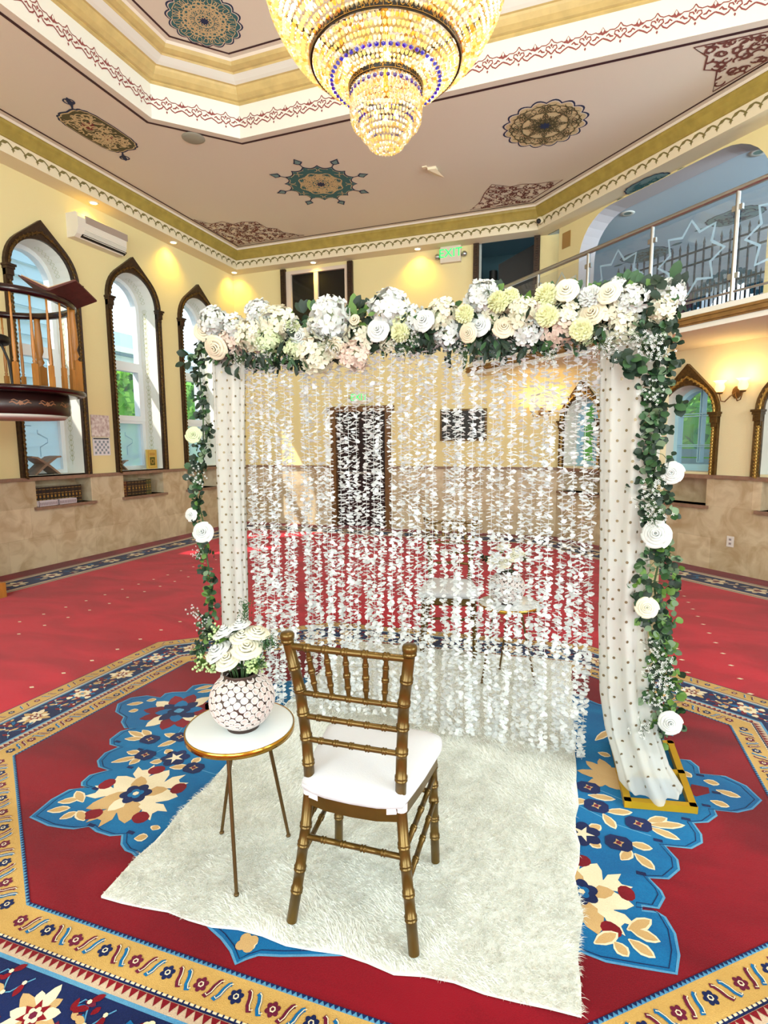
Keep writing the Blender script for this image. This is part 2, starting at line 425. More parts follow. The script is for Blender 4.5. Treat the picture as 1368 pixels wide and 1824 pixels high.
def gold_motifs(d, sp=.113, k=1.0, w=.1):
    for a, e, nn, L in edge_frames(OCT, d):
        n = max(2, int(round(L/sp))); st = L/n
        fr = lambda s, t: (a.x+e.x*s+nn.x*t, a.y+e.y*s+nn.y*t)
        for j in range(n):
            s0 = (j+.5)*st; c = NAV if j % 2 else MAR
            S.lobed(fr(s0, 0), .022*k, 6, .3, c, 4); S.disc(fr(s0, 0), .009*k, CRM, 5, 6); S.disc(fr(s0, 0), .005*k, c, 6, 6)
            for q, cc in ((.36, MAR), (.62, BLU)):
                s1 = s0+st*q; sg = 1 if j % 2 else -1
                if s1 > L-.02: continue
                pts = [fr(s1+sg*x*k*.9, y*k) for x, y in ((-.016, -.026), (-.008, -.022), (0, -.006), (.004, .012), (.012, .024), (.02, .02))]
                S.stroke(pts, .013*k, cc, 5); S.stroke([(p[0]+.004*k, p[1]+.002*k) for p in pts], .003*k, CRM, 6)
gold_motifs(.063); gold_motifs(.448, .15, .8)
# saw-tooth lines
for d, c0, w in ((.131, RDD, .026), (.004, NAV, .01)):
    for a, e, nn, L in edge_frames(OCT, d):
        n = int(L/(.026 if d > .1 else .016))
        for j in range(n):
            s0 = j*L/n; s1 = (j+1)*L/n; m = (s0+s1)/2; t0, t1 = (-.002, .024) if d > .1 else (-.004, .008)
            P = [(a.x+e.x*s+nn.x*t, a.y+e.y*s+nn.y*t) for s, t in ((s0, t0), (s1, t0), (m, t1))]
            S.poly(P, c0, 4)
for a, e, nn, L in edge_frames(OCT, .118):
    for j in range(int(L/.018)):
        s0 = j*.018
        S.stroke([(a.x+e.x*s0+nn.x*t, a.y+e.y*s0+nn.y*t) for t in (-.003, .008)], .005, NAV, 5)
# navy band: palmettes and sprigs
def big_palmette(c, ang, r, kind):
    if kind == 0:
        for k in range(12): S.petal(c, ang+k*math.pi/6, r*1.0, r*.5, RDD if k % 2 else BLU, 4)
        for k in range(10): S.petal(c, ang+k*math.pi/5+.3, r*.66, r*.36, CRM, 5)
        S.lobed(c, r*.28, 6, .2, TAN, 6); S.disc(c, r*.13, BLL, 7, 6)
        for k in range(4):
            a = ang+k*math.pi/2+.8; S.lobed((c[0]+math.cos(a)*r*.95, c[1]+math.sin(a)*r*.95), r*.24, 3, .3, CRM, 5)
    else:
        for k in range(11):
            S.petal(c, ang+k*2*math.pi/11, r*(1.15 if k % 2 else .9), r*.46, CRM if k % 3 else TAN, 4)
        S.star(c, r*.55, 7, .55, RDD, 5, ang); S.lobed(c, r*.3, 6, .3, CRM, 6); S.disc(c, r*.14, MAR, 7, 6)
for a, e, nn, L in edge_frames(OCT, .272):
    n = max(2, int(round(L/.30))); st = L/n; A0 = math.atan2(e.y, e.x)
    fr = lambda s, t: (a.x+e.x*s+nn.x*t, a.y+e.y*s+nn.y*t)
    for j in range(n):
        s0 = (j+.5)*st; big_palmette(fr(s0, .0), A0+j, .078, j % 2)
        for sg in (-1, 1):
            for q in range(9):
                p = fr(s0+st*.5*rng.uniform(.55, 1.0)*1, rng.uniform(-.085, .085))
                S.petal(p, rng.uniform(0, 6.28), rng.uniform(.026, .048), .018, rng.choice((RDD, MAR, RDD, BLU, TAN)), 5)
            P = [fr(s0+st*(.28+.06*i), sg*(.05+.03*math.sin(i*1.1))) for i in range(8)]
            S.stroke(P, .004, BLL, 4)
            for i in (2, 4, 6):
                S.petal(P[i], A0+sg*1.2+i, .04, .02, RDD if i % 4 else TAN, 6); S.disc(P[i], .007, CRM, 7, 6)
# blue medallion, traced outline
tr = [(q[0]/3.257, 1130+q[1]/3.257) for q in [(1180,290),(1120,300),(1080,335),(1000,338),(960,345),(930,370),(850,358),(760,370),(685,405),(672,450),(720,480),(705,510),(725,545),(770,545),(700,565),(640,610),(640,640),(690,655),(610,690),(567,735),(575,770),(630,790),(520,820),(475,860),(475,880),(510,890),(400,905),(300,960),(240,1010),(175,1062),(280,1110),(370,1125),(430,1130),(520,1115),(560,1145),(640,1170),(710,1165),(705,1220),(730,1255),(770,1270)]]
tr2 = [(q[0]/2.736, 1424+q[1]/2.736) for q in [(1035,640),(1080,680),(1125,740),(1150,805),(1200,780),(1260,760),(1368,765)]]
tr3 = [(968+q[0]/3.42, 1424+q[1]/3.42) for q in [(225,930),(380,990),(600,1030),(810,1065),(825,950),(800,820),(740,720),(690,690),(600,680),(600,650),(700,665),(735,600),(715,560),(640,480),(760,485),(825,430),(815,370),(740,285),(900,300),(965,265),(960,215),(910,145),(1000,140),(1055,100),(1040,65),(1180,80),(1270,60)]]
tr4 = [(980+q[0]/3.526, 1100+q[1]/3.526) for q in [(1325,1150),(1230,1060),(1100,1000),(940,985),(930,940),(880,900),(790,890),(785,840),(745,790),(600,700)]]
MED = [floor_pt(*p) for p in tr]+[floor_pt(*p) for p in tr2]+[floor_pt(*p) for p in tr3]+[floor_pt(*p) for p in tr4]
MED += [(.5, 3.0), (.42, 3.2), (.15, 3.25), (-.1, 3.42), (-.5, 3.4), (-.8, 3.6), (-1.2, 3.42), (-1.45, 3.3), (-1.6, 3.05), (-1.85, 2.8)]
S.poly(MED, BLU, 2)
S.stroke(MED+[MED[0]], .008, BLL, 3)
inn = [(p[0]*.985+(-.85)*.015, p[1]*.985+2.3*.015) for p in MED]
S.stroke(inn+[inn[0]], .003, NAV, 4)
def FP(x, y): return floor_pt(x, y)
def rosette(c, ang, r):
    for k in range(10): S.petal(c, ang+k*math.pi/5, r*(1.0 if k % 2 else .85), r*.42, CRM if k not in (2, 3, 4) else TAN, 4, notch=(k % 2 == 1))
    for k in range(5): S.lobed((c[0]+math.cos(ang+.32+k*1.256)*r*.78, c[1]+math.sin(ang+.32+k*1.256)*r*.78), r*.17, 2, .2, RDD, 4, rot=k)
    for k in range(8): S.petal(c, ang+.2+k*math.pi/4, r*.58, r*.3, TAN if k % 2 else CRM, 5)
    S.lobed(c, r*.3, 6, .25, NAV, 6); S.lobed(c, r*.15, 4, .3, BLU, 7); S.disc(c, r*.06, CRM, 8, 6)
rosette(FP(242, 1415), 2.75, .225); rosette(FP(1036, 1590), 2.5, .19)
# red and blue palmette near the upper lobes
def palm2(c, ang, r):
    for k in range(12): S.petal(c, ang+k*math.pi/6, r, r*.45, RDD if k % 3 else CRM, 4)
    for k in range(8): S.petal(c, ang+k*math.pi/4, r*.62, r*.36, BLU if k % 2 else NAV, 5)
    S.lobed(c, r*.3, 6, .2, NAV, 6); S.lobed(c, r*.13, 4, .2, BLL, 7)
palm2(FP(319, 1267), 2.9, .21)
def leafpx(x0, y0, x1, y1, w=.05):
    a = Vector(FP(x0, y0)); b = Vector(FP(x1, y1)); d = b-a; L = d.length; an = math.atan2(d.y, d.x)
    S.petal(a, an, L, w, CRM, 4); S.petal(a+d*.06, an, L*.86, w*.68, TAN, 5)
for q in [(84,1446,126,1440),(103,1430,142,1424),(148,1430,136,1410),(106,1460,138,1447),(150,1463,139,1445),(229,1303,258,1314),(222,1317,256,1316),(254,1301,268,1312),
          (226,1340,249,1342),(198,1359,245,1349),(230,1363,250,1351),(296,1336,304,1343),(267,1359,291,1356),(302,1368,336,1366),(341,1361,357,1350),(293,1308,316,1313),(281,1331,316,1319),
          (239,1495,264,1491),(272,1480,281,1471),(226,1256,256,1252),(229,1268,247,1265),(261,1249,279,1246),(347,1229,380,1221),(352,1234,380,1229),
          (1021,1432,1042,1425),(1047,1417,1097,1425),(1078,1446,1127,1448),(1074,1450,1097,1478),(1152,1465,1189,1458),(1153,1470,1221,1471),(1155,1474,1212,1497),(1048,1479,1069,1471),
          (1065,1341,1088,1348),(1253,1391,1282,1398),(1275,1408,1320,1421),(1265,1427,1300,1438),(1213,1373,1232,1386),(1121,1503,1163,1513),(1130,1521,1167,1551),(1106,1533,1125,1516),
          (1050,1479,1070,1471),(1048,1497,1071,1512),(1117,1658,1161,1639),(1119,1654,1177,1679),(1119,1674,1168,1708),(1058,1682,1101,1663),(1093,1678,1120,1706),(1060,1320,1090,1300)]:
    leafpx(*q, w=.046)
for x, y in [(267,1318),(259,1346),(345,1369),(321,1314),(1048,1404),(1062,1437),(1137,1469),(1102,1503)]:
    c = FP(x, y); P = [(c[0]+dx*.048, c[1]+dy*.04) for dx, dy in ((-1,-.5),(-.6,-1),(.6,-1),(1,-.5),(1,.5),(.6,1),(-.6,1),(-1,.5))]
    S.poly(P, NAV, 6); S.star(c, .022, 4, .5, TAN, 7, .4); S.disc(c, .011, MAR, 8, 5)
for x, y in [(312,1351),(1038,1486)]:
    c = FP(x, y); S.lobed(c, .07, 6, .25, NAV, 5); S.star(c, .045, 5, .35, CRM, 6)
c = FP(1090, 1386); S.lobed(c, .09, 3, .2, TAN, 4)
for a_ in (2.4, 3.1, 3.9, 1.9): S.petal(c, a_, .15, .06, TAN, 4)
S.lobed(FP(440, 1681), .035, 4, .3, TAN, 5); S.lobed(FP(448, 1683), .02, 3, .3, CRM, 4)
for x, y in [(232,1368),(250,1336),(210,1322),(170,1406),(163,1471),(233,1484),(1142,1557),(1172,1498),(1222,1460),(1276,1413),(1247,1382),(1258,1436)]:
    c = FP(x, y); S.poly([(c[0]-.016, c[1]-.008), (c[0]+.016, c[1]-.008), (c[0]+.016, c[1]+.008), (c[0]-.016, c[1]+.008)], NAV, 5)
S.poly([FP(1232,1398), FP(1262,1404), FP(1264,1414), FP(1240,1420), FP(1226,1412)], RDD, 5)
for pts in ([(240,1340),(320,1360),(400,1385)], [(330,1290),(300,1330),(260,1350)], [(1030,1435),(1100,1470),(1160,1490)], [(1050,1400),(1120,1430),(1200,1440)]):
    S.stroke([FP(*p) for p in pts], .004, BLL, 3)
# border along the walls
WP = [(-6.35, -4.4), (4.6, -4.4), (4.6, 4.33), (-.32, 9.25), (-6.35, 9.25)]
def wband(d0, d1, mi, layer):
    A = offset_poly(WP, -d0); B = offset_poly(WP, -d1); n = len(WP)
    for i in range(n): S.poly([A[i], A[(i+1) % n], B[(i+1) % n], B[i]], mi, layer)
wband(0, .29, RDD, 1); wband(.29, .80, BEI, 1); wband(.31, .325, NAV, 2); wband(.765, .78, NAV, 2); wband(.385, .71, NAV, 2)
A = offset_poly(WP, -.548); n = len(A)
for i in range(n):
    a = Vector(A[i]); e = Vector(A[(i+1) % n])-a; L = e.length; e.normalize(); nn = Vector((e.y, -e.x))
    if i == 0: continue
    m = int(L/.42)
    for j in range(m):
        s0 = (j+.5)*L/m; c = (a.x+e.x*s0, a.y+e.y*s0); A0 = math.atan2(e.y, e.x)
        for k in range(7): S.petal(c, A0+k*.9, .12, .06, CRM if k % 2 else BEI, 4)
        S.disc(c, .04, MAR, 5, 6)
        for k in range(5):
            p = (a.x+e.x*(s0+.21)+rng.uniform(-.07, .07), a.y+e.y*(s0+.21)+rng.uniform(-.07, .07)); S.petal(p, rng.uniform(0, 6), .09, .035, rng.choice((BLU, BEI, MAR)), 4)
# woven dots of the prayer rows
for x in (-5.84+.0, -4.52, -4.225, -3.20, 1.015, .717, 2.3, 2.6, -1.9, -.59, -.3):
    y = 1.2
    while y < 8.6:
        y += .2265
        inoct = -3.12 < x < 1.35 and .3 < y < 4.25
        inoct = inoct and (y < 4.25-(max(0, -1.6-x, x-.1))*.75)
        if x < -5.5 or inoct or x+y > 7.6: continue
        S.poly([(x-.02, y), (x, y-.013), (x+.02, y), (x, y+.013)], CRM, 2)
o = fl.build('floor', CARPET); struct(o)

# ------------------------------------------------------------------ walls
def arch_poly(u0, u1, z0, zs, n=14):
    r = (u1-u0)/2; c = (u0+u1)/2
    return [(u0, z0), (u1, z0)]+[(c+r*math.cos(math.pi*k/n), zs+r*math.sin(math.pi*k/n)) for k in range(n+1)]
def rect(u0, u1, z0, z1): return [(u0, z0), (u1, z0), (u1, z1), (u0, z1)]
def wall(name, fn, regions, mats):
    """regions: (outline, mat, [(hole, depth, reveal mat, back mat or None)])"""
    mb = MB()
    for outline, mi, holes in regions:
        loops = [[Vector((u, z, 0)) for u, z in outline]]+[[Vector((u, z, 0)) for u, z in h[0]] for h in holes]
        flat = [p for lp in loops for p in lp]
        mb.add([fn(p.x, p.y, 0) for p in flat], tessellate_polygon(loops), mi)
        for h, d, rm, bm in holes:
            n = len(h); V = [fn(u, z, 0) for u, z in h]+[fn(u, z, d) for u, z in h]
            mb.add(V, [(i, (i+1) % n, n+(i+1) % n, n+i) for i in range(n)], rm, False)
            if bm is not None: mb.add(V[n:], tessellate_polygon([[Vector((u, z, 0)) for u, z in h]]), bm)
    return struct(mb.build(name, mats))
RAILZ = 1.12
LW = [(4.80, 5.63), (6.25, 7.12), (7.72, 8.59)]       # clear widths of the three arched windows
LWX = [(3.33, 4.17), (1.9, 2.75)]                       # two more behind, outside the frame
holesU = [(arch_poly(a, b, RAILZ+.03, 3.60), .40, 2, None) for a, b in LW+LWX]
niches = [(4.90, 5.72), (6.29, 7.11), (7.68, 8.5)]
holesL = [(rect(a, b, .76, RAILZ-.0), .28, 1, 1) for a, b in niches]
for h in holesL: h[0][2] = (h[0][2][0], RAILZ-.035); h[0][3] = (h[0][3][0], RAILZ-.035)
wall('wall_left', F_left, [(rect(-4.4, 9.25, RAILZ, 4.75), 0, holesU), (rect(-4.4, 9.25, 0, RAILZ), 1, holesL)], [M_yellow, M_trav, M_white])
# far wall
farU = [(rect(-5.2, -3.97, 3.45, 4.66), .14, 2, None), (rect(-1.66, -.80, 2.86, 4.86), .22, 2, None)]
dooru, doorl = rect(-4.24, -3.28, RAILZ, 2.10), rect(-4.24, -3.28, 0.004, RAILZ)
outU = [(-6.35, RAILZ), (-4.24, RAILZ), (-4.24, 2.10), (-3.28, 2.10), (-3.28, RAILZ), (-.30, RAILZ), (-.30, 5.0), (-6.35, 5.0)]
mb = MB()
loops = [[Vector((u, z, 0)) for u, z in outU]]+[[Vector((u, z, 0)) for u, z in h[0]] for h in farU]
mb.add([F_far(p.x, p.y) for lp in loops for p in lp], tessellate_polygon(loops), 0)
for h, d, rm, bm in farU:
    n = len(h); mb.add([F_far(u, z, 0) for u, z in h]+[F_far(u, z, d) for u, z in h], [(i, (i+1) % n, n+(i+1) % n, n+i) for i in range(n)], rm)
for r in (rect(-6.35, -4.24, 0, RAILZ), rect(-3.28, -.30, 0, RAILZ)): mb.add([F_far(u, z) for u, z in r], [(0, 1, 2, 3)], 1)
struct(mb.build('wall_far', [M_yellow, M_trav, M_white]))
# right (diagonal) wall under the gallery, arched openings
RW = [(-6.64, -5.95), (-4.92, -4.23), (-3.66, -2.97), (-2.3, -1.6)]
rh = [(arch_poly(a, b, RAILZ+.04, 1.86), .34, 2, None) for a, b in RW]
rn = [(rect(-6.7, -5.9, .76, RAILZ-.04), .26, 1, 1), (rect(-5.0, -4.26, .76, RAILZ-.04), .26, 1, 1), (rect(-3.63, -2.9, .76, RAILZ-.04), .26, 1, 1)]
wall('wall_right', F_right, [(rect(-6.80, .2, RAILZ, 2.75), 0, rh), (rect(-6.80, .2, 0, RAILZ), 1, rn)], [M_wallright, M_trav, M_white])
# upper diagonal wall: wide rounded opening into the gallery
def round_rect(u0, u1, z0, z1, r, n=8):
    P = [(u0, z0), (u1, z0)]
    P += [(u1-r+r*math.cos(a), z1-r+r*math.sin(a)) for a in [math.pi/2*k/n for k in range(n+1)]]
    P += [(u0+r+r*math.cos(a), z1-r+r*math.sin(a)) for a in [math.pi/2+math.pi/2*k/n for k in range(n+1)]]
    return P
up_h = [(round_rect(-6.28, -3.66, 2.86, 4.70, .55), .30, 1, None), (round_rect(-3.25, -.8, 2.86, 4.70, .55), .30, 1, None)]
wall('wall_right_upper', F_up, [(rect(-6.70, .2, 2.83, 5.0), 0, up_h)], [M_yellow, mat('pale_lilac_reveal', (196, 190, 192), .8)])
# remaining walls, behind and beside the camera, with unseen window openings added for the fill lights
wall('wall_rear', lambda u, z, d=0: (u, -4.4-d, z), [(rect(-6.35, 4.6, 0, 5.0), 0, [(rect(-4.1, -1.1, 1.1, 4.1), .1, 1, None), (rect(-.1, 2.9, 1.1, 4.1), .1, 1, None)])], [M_yellow, M_white])
wall('wall_side', lambda u, z, d=0: (4.6+d, u, z), [(rect(-4.4, 4.4, 0, 5.0), 0, [(rect(-1.5, 1.9, 1.1, 4.1), .1, 1, None)])], [M_yellow, M_white])

# stone dado rails and niche ledges
def run_box(name, fn, u0, u1, z0, z1, d0, d1, m):
    mb = MB(); mb.prism(rect(u0, u1, z0, z1), fn, d0, d1); return struct(mb.build(name, m))
run_box('trim_1', F_left, -4.4, 9.25, RAILZ-.03, RAILZ+.012, -.035, .0, M_stone)
run_box('trim_2', F_far, -6.35, -4.32, RAILZ-.03, RAILZ+.012, -.035, 0, M_stone)
run_box('trim_3', F_far, -3.2, -.32, RAILZ-.03, RAILZ+.012, -.035, 0, M_stone)
run_box('trim_4', F_right, -6.76, .2, RAILZ-.03, RAILZ+.012, -.035, 0, M_stone)
k = 5
for a, b in niches: run_box('trim_%d' % k, F_left, a-.04, b+.04, .725, .76, -.05, .27, M_stone); k += 1
for a, b in ((-6.74, -5.86), (-5.04, -4.22), (-3.67, -2.86)): run_box('trim_%d' % k, F_right, a, b, .725, .76, -.05, .25, M_stone); k += 1
for a, b in LW: run_box('trim_%d' % k, F_left, a, b, RAILZ, RAILZ+.032, .0, .4, M_white); k += 1

# ------------------------------------------------------------------ ceiling, octagon recess, cornice
CEIL, RECZ, SOF = 5.05, 5.65, 4.72
CP = [(-6.35, -4.4), (4.6, -4.4), (4.6, 4.03), (-.62, 9.25), (-6.35, 9.25)]     # wall line at the cornice
ins = lambda d: offset_poly(CP, -d)
cm = MB(); CM = [M_ceil, M_white, M_cream, M_goldcove, M_goldrec, M_line, M_brownlace, M_rustlace, M_olive, M_oliveD, M_teal, M_tealL, M_navyp, M_creamp, M_redp, M_yellow]
cCE, cWH, cCR, cGC, cGR, cLN, cBR, cRU, cOL, cOD, cTE, cTL, cNV, cCS, cRD, cYE = range(16)
OC = (-.85, 2.40)
hx, hy, kx, ky = 3.68, 3.47, 3.01, 2.80
OCTC = [(OC[0]+x, OC[1]+y) for x, y in ((-hx, -ky), (-kx, -hy), (kx, -hy), (hx, -ky), (hx, ky), (kx, hy), (-kx, hy), (-hx, ky))]
outer = ins(.37)
loops = [[Vector((x, y, 0)) for x, y in outer], [Vector((x, y, 0)) for x, y in OCTC]]
cm.add([(p.x, p.y, CEIL) for lp in loops for p in lp], tessellate_polygon(loops), cCE)
def sweep(P, prof, sgn, mats):
    """prof: (offset, z); sgn -1 offsets inwards"""
    R = [[(x, y, z) for x, y in offset_poly(P, sgn*d)] for d, z in prof]
    n = len(P)
    for k in range(len(prof)-1):
        for i in range(n):
            j = (i+1) % n; cm.add([R[k][i], R[k][j], R[k+1][j], R[k+1][i]], [(0, 1, 2, 3)], mats[k])
sweep(CP, [(0, SOF), (.27, SOF), (.27, SOF+.16), (.285, SOF+.165), (.285, SOF+.185), (.30, SOF+.21), (.325, SOF+.25), (.345, SOF+.275), (.35, SOF+.30), (.36, SOF+.305), (.37, CEIL)],
      -1, [cCR, cCR, cGC, cGC, cGC, cGC, cGC, cGC, cGC, cCE])
sweep(OCTC, [(0, CEIL), (.0, 5.40), (.02, 5.41), (.02, 5.425), (.05, 5.43), (.09, 5.46), (.12, 5.50), (.13, 5.52), (.15, 5.525), (.19, 5.535), (.26, 5.56), (.27, 5.575), (.29, 5.58), (.33, 5.60), (.35, 5.63), (.37, RECZ)],
      -1, [cWH, cGR, cGR, cGR, cGR, cGR, cGR, cGR, cWH, cWH, cGR, cGR, cGR, cGR, cCE])
inner = offset_poly(OCTC, -.37)
cm.add([(x, y, RECZ) for x, y in inner], tessellate_polygon([[Vector((x, y, 0)) for x, y in inner]]), cCE)
SCe = Sheet(cm, lambda u, v, h: (u, v, CEIL-h), .0015)
SRe = Sheet(cm, lambda u, v, h: (u, v, RECZ-h), .0015)
def ringline(Sh, P, d0, d1, mi, layer):
    A = offset_poly(P, d0); B = offset_poly(P, d1); n = len(P)
    for i in range(n): Sh.poly([A[i], A[(i+1) % n], B[(i+1) % n], B[i]], mi, layer)
ringline(SCe, CP, -.43, -.455, cLN, 1); ringline(SCe, OCTC, .08, .115, cLN, 1); ringline(SRe, OCTC, -.42, -.445, cLN, 1)
def medallion(Sh, c, r, ang, kfold, cols, sx=1.0, sy=1.0, lob=16, depth=.1, seed=1, tips=0, star=0, shear=0.0):
    rg = random.Random(seed); ca, sa = math.cos(ang), math.sin(ang)
    def T(x, y):
        x = x*sx; y = y*sy; y += shear*x; return (c[0]+x*ca-y*sa, c[1]+x*sa+y*ca)
    def outl(f):
        P = []
        for k in range(lob*6):
            a = 2*math.pi*k/(lob*6)
            rr = r*f*((1-depth+depth*abs(math.sin(lob*a/2))) if not star else (1-depth*abs(math.sin(star*a/2))**.8))
            P.append(T(rr*math.cos(a), rr*math.sin(a)))
        return P
    dark, light, fill, scrl = cols
    Sh.poly(outl(1.0), dark, 1); Sh.poly(outl(.955), light, 2); Sh.poly(outl(.925), fill, 3)
    w = r*(.024 if kfold < 12 else .016)
    for q in range(11):
        x, y, a = rg.uniform(.16, .84)*r, rg.uniform(0, .3)*r, rg.uniform(0, 6.28)
        P = scroll_pts(x, y, a, rg.randint(6, 10), r*.055, rg.choice((-1, 1))*rg.uniform(.2, .38), rg)
        P = [p for p in P if math.hypot(*p) < r*.86]
        if len(P) < 4: continue
        for k in range(kfold):
            for mir in (1, -1):
                b = 2*math.pi*k/kfold; cb, sb = math.cos(b), math.sin(b)
                R = [T(px*cb-py*mir*sb, px*sb+py*mir*cb) for px, py in P]
                Sh.stroke(R, w*1.05, scrl, 4, taper=True); Sh.disc(R[0], w*.7, scrl, 5, 6)
    P = [T(r*.2*(1 if k % 2 == 0 else .6)*math.cos(math.pi*k/kfold), r*.2*(1 if k % 2 == 0 else .6)*math.sin(math.pi*k/kfold)) for k in range(2*kfold)]
    Sh.poly(P, scrl, 5); P2 = [T(r*.15*(1 if k % 2 == 0 else .6)*math.cos(math.pi*k/kfold), r*.15*(1 if k % 2 == 0 else .6)*math.sin(math.pi*k/kfold)) for k in range(2*kfold)]
    Sh.poly(P2, dark, 6)
    for k in range(tips):
        b = 2*math.pi*(k+.5)/tips
        tp = lambda d, t: T(r*(d*math.cos(b)-t*math.sin(b)), r*(d*math.sin(b)+t*math.cos(b)))
        Sh.stroke([tp(.86, 0), tp(1.12, 0)], r*.03, dark, 2)
        Sh.poly([tp(1.42, 0), tp(1.3, .07), tp(1.22, .13), tp(1.14, .06), tp(1.1, 0), tp(1.14, -.06), tp(1.22, -.13), tp(1.3, -.07)], dark, 2)
        Sh.poly([tp(1.36, 0), tp(1.27, .05), tp(1.22, .085), tp(1.16, .03), tp(1.16, -.03), tp(1.22, -.085), tp(1.27, -.05)], cTL, 3)
medallion(SCe, (-3.47, 7.19), .50, .35, 8, (cNV, cTL, cTE, cCS), lob=16, star=16, depth=.13, seed=4, tips=8)
medallion(SCe, (-.51, 6.82), .47, .1, 8, (cNV, cCE, cCS, cOD), lob=16, depth=.11, seed=7)
def cart(c, ang, L, Wd, cols, seed, Sh=SCe, tails=True):
    """elongated cartouche with a curled finial at both ends"""
    rg = random.Random(seed); ca, sa = math.cos(ang), math.sin(ang)
    T = lambda x, y: (c[0]+x*ca-y*sa, c[1]+x*sa+y*ca)
    def out(f):
        P = []
        n = 56
        for k in range(n):
            a = 2*math.pi*k/n; s_, c_ = math.sin(a), math.cos(a)
            x = L*abs(c_)**.55*(1 if c_ > 0 else -1); y = Wd*abs(s_)**.55*(1 if s_ > 0 else -1)
            rp = 1+.045*abs(math.sin(a*9)); P.append(T(x*f*rp, y*f*rp))
        return P
    dark, light, fill, scrl, acc = cols
    Sh.poly(out(1), dark, 1); Sh.poly(out(.95), light, 2); Sh.poly(out(.915), fill, 3)
    def ins_(x, y): return abs(x) < L*.84 and abs(y) < Wd*.8
    LS = Sheet(cm, lambda u, v, h: Sh.fn(*T(u, v), h), .0015)
    for xx in (-.33*L, .33*L): LS.lobed((xx, 0), Wd*.36, 5, .3, acc, 4)
    fill_scrolls(LS, ins_, (-L, -Wd, L, Wd), 90, scrl, L*.034, L*.05, seed, 5)
    if tails:
        for sg in (-1, 1):
            LS.stroke([(sg*L*.98, sg*Wd*.4), (sg*L*1.12, sg*Wd*.62)], .02, dark, 2)
            LS.petal((sg*L*1.05, sg*Wd*.55), (0.55 if sg > 0 else 3.7), L*.42, L*.13, cNV, 2); LS.petal((sg*L*1.15, sg*Wd*.62), (1.3 if sg > 0 else 4.4), L*.2, L*.08, cNV, 2)
            for q in (-1, 1):
                P = scroll_pts(sg*L*1.15, sg*Wd*.66, (.5 if sg > 0 else 3.64)+q*1.6, 9, L*.045, -q*.28, rg)
                LS.stroke(P, .016, cNV, 2, taper=True); LS.disc(P[-1], .018, cNV, 2, 7)
cart((-5.28, 5.20), math.pi/2-.03, .42, .235, (cNV, cCS, cOD, cCS, cRD), 3)
cart((-5.28, -.4), math.pi/2-.03, .42, .235, (cNV, cCS, cOD, cCS, cRD), 3)
# lace corners
def lace(poly, seed, mi, st=.075, w=.019):
    xs = [p[0] for p in poly]; ys = [p[1] for p in poly]; rg_ = random.Random(seed)
    def ins2(x, y):
        r = False; j = len(poly)-1
        for i in range(len(poly)):
            xi, yi = poly[i]; xj, yj = poly[j]
            if (yi > y) != (yj > y) and x < (xj-xi)*(y-yi)/(yj-yi)+xi: r = not r
            j = i
        return r
    y = min(ys); k = 0
    while y < max(ys):
        x = min(xs)+(k % 2)*st*.5
        while x < max(xs):
            px, py = x+rg_.uniform(-.3, .3)*st, y+rg_.uniform(-.3, .3)*st
            if ins2(px, py):
                P = []
                for q in scroll_pts(px, py, rg_.uniform(0, 6.28), 8, st*.24, rg_.choice((-1, 1))*rg_.uniform(.25, .5), rg_):
                    if not ins2(*q): break
                    P.append(q)
                if len(P) > 2: SCe.stroke(P, w, mi, 2, taper=True); SCe.disc(P[-1], w*.55, mi, 2, 6)
            x += st
        y += st*.8; k += 1
    SCe.stroke(poly+[poly[0]], w*.7, mi, 2)
lace([(-5.88, 8.74), (-5.87, 7.55), (-5.72, 7.80), (-5.50, 7.78), (-5.40, 7.93), (-5.21, 7.9), (-5.0, 7.98), (-4.98, 8.24), (-4.84, 8.34), (-4.82, 8.52), (-4.55, 8.74)], 11, cBR)
lace([(-.86, 8.76), (-1.72, 8.74), (-1.52, 8.5), (-1.42, 8.25), (-1.28, 8.02), (-1.05, 8.18), (-.89, 8.16), (-.7, 8.22), (-.36, 8.22)], 12, cBR)
lace([(1.95, 6.04), (.83, 6.03), (.97, 6.2), (.98, 6.4), (1.1, 6.45), (1.13, 6.80)], 13, cBR, .085, .024)
# recess medallions
for sx_, sy_ in ((-1, 1), (1, 1), (-1, -1), (1, -1)):
    medallion(SRe, (OC[0]+sx_*2.78, OC[1]+sy_*2.57), .37, .4, 10, (cNV, cCE, cTE, cCS), lob=16, depth=.1, seed=9)
medallion(SRe, OC, 1.9, .2, 16, (cNV, cCE, cTE, cCS), lob=16, star=16, depth=.2, seed=15, tips=16)
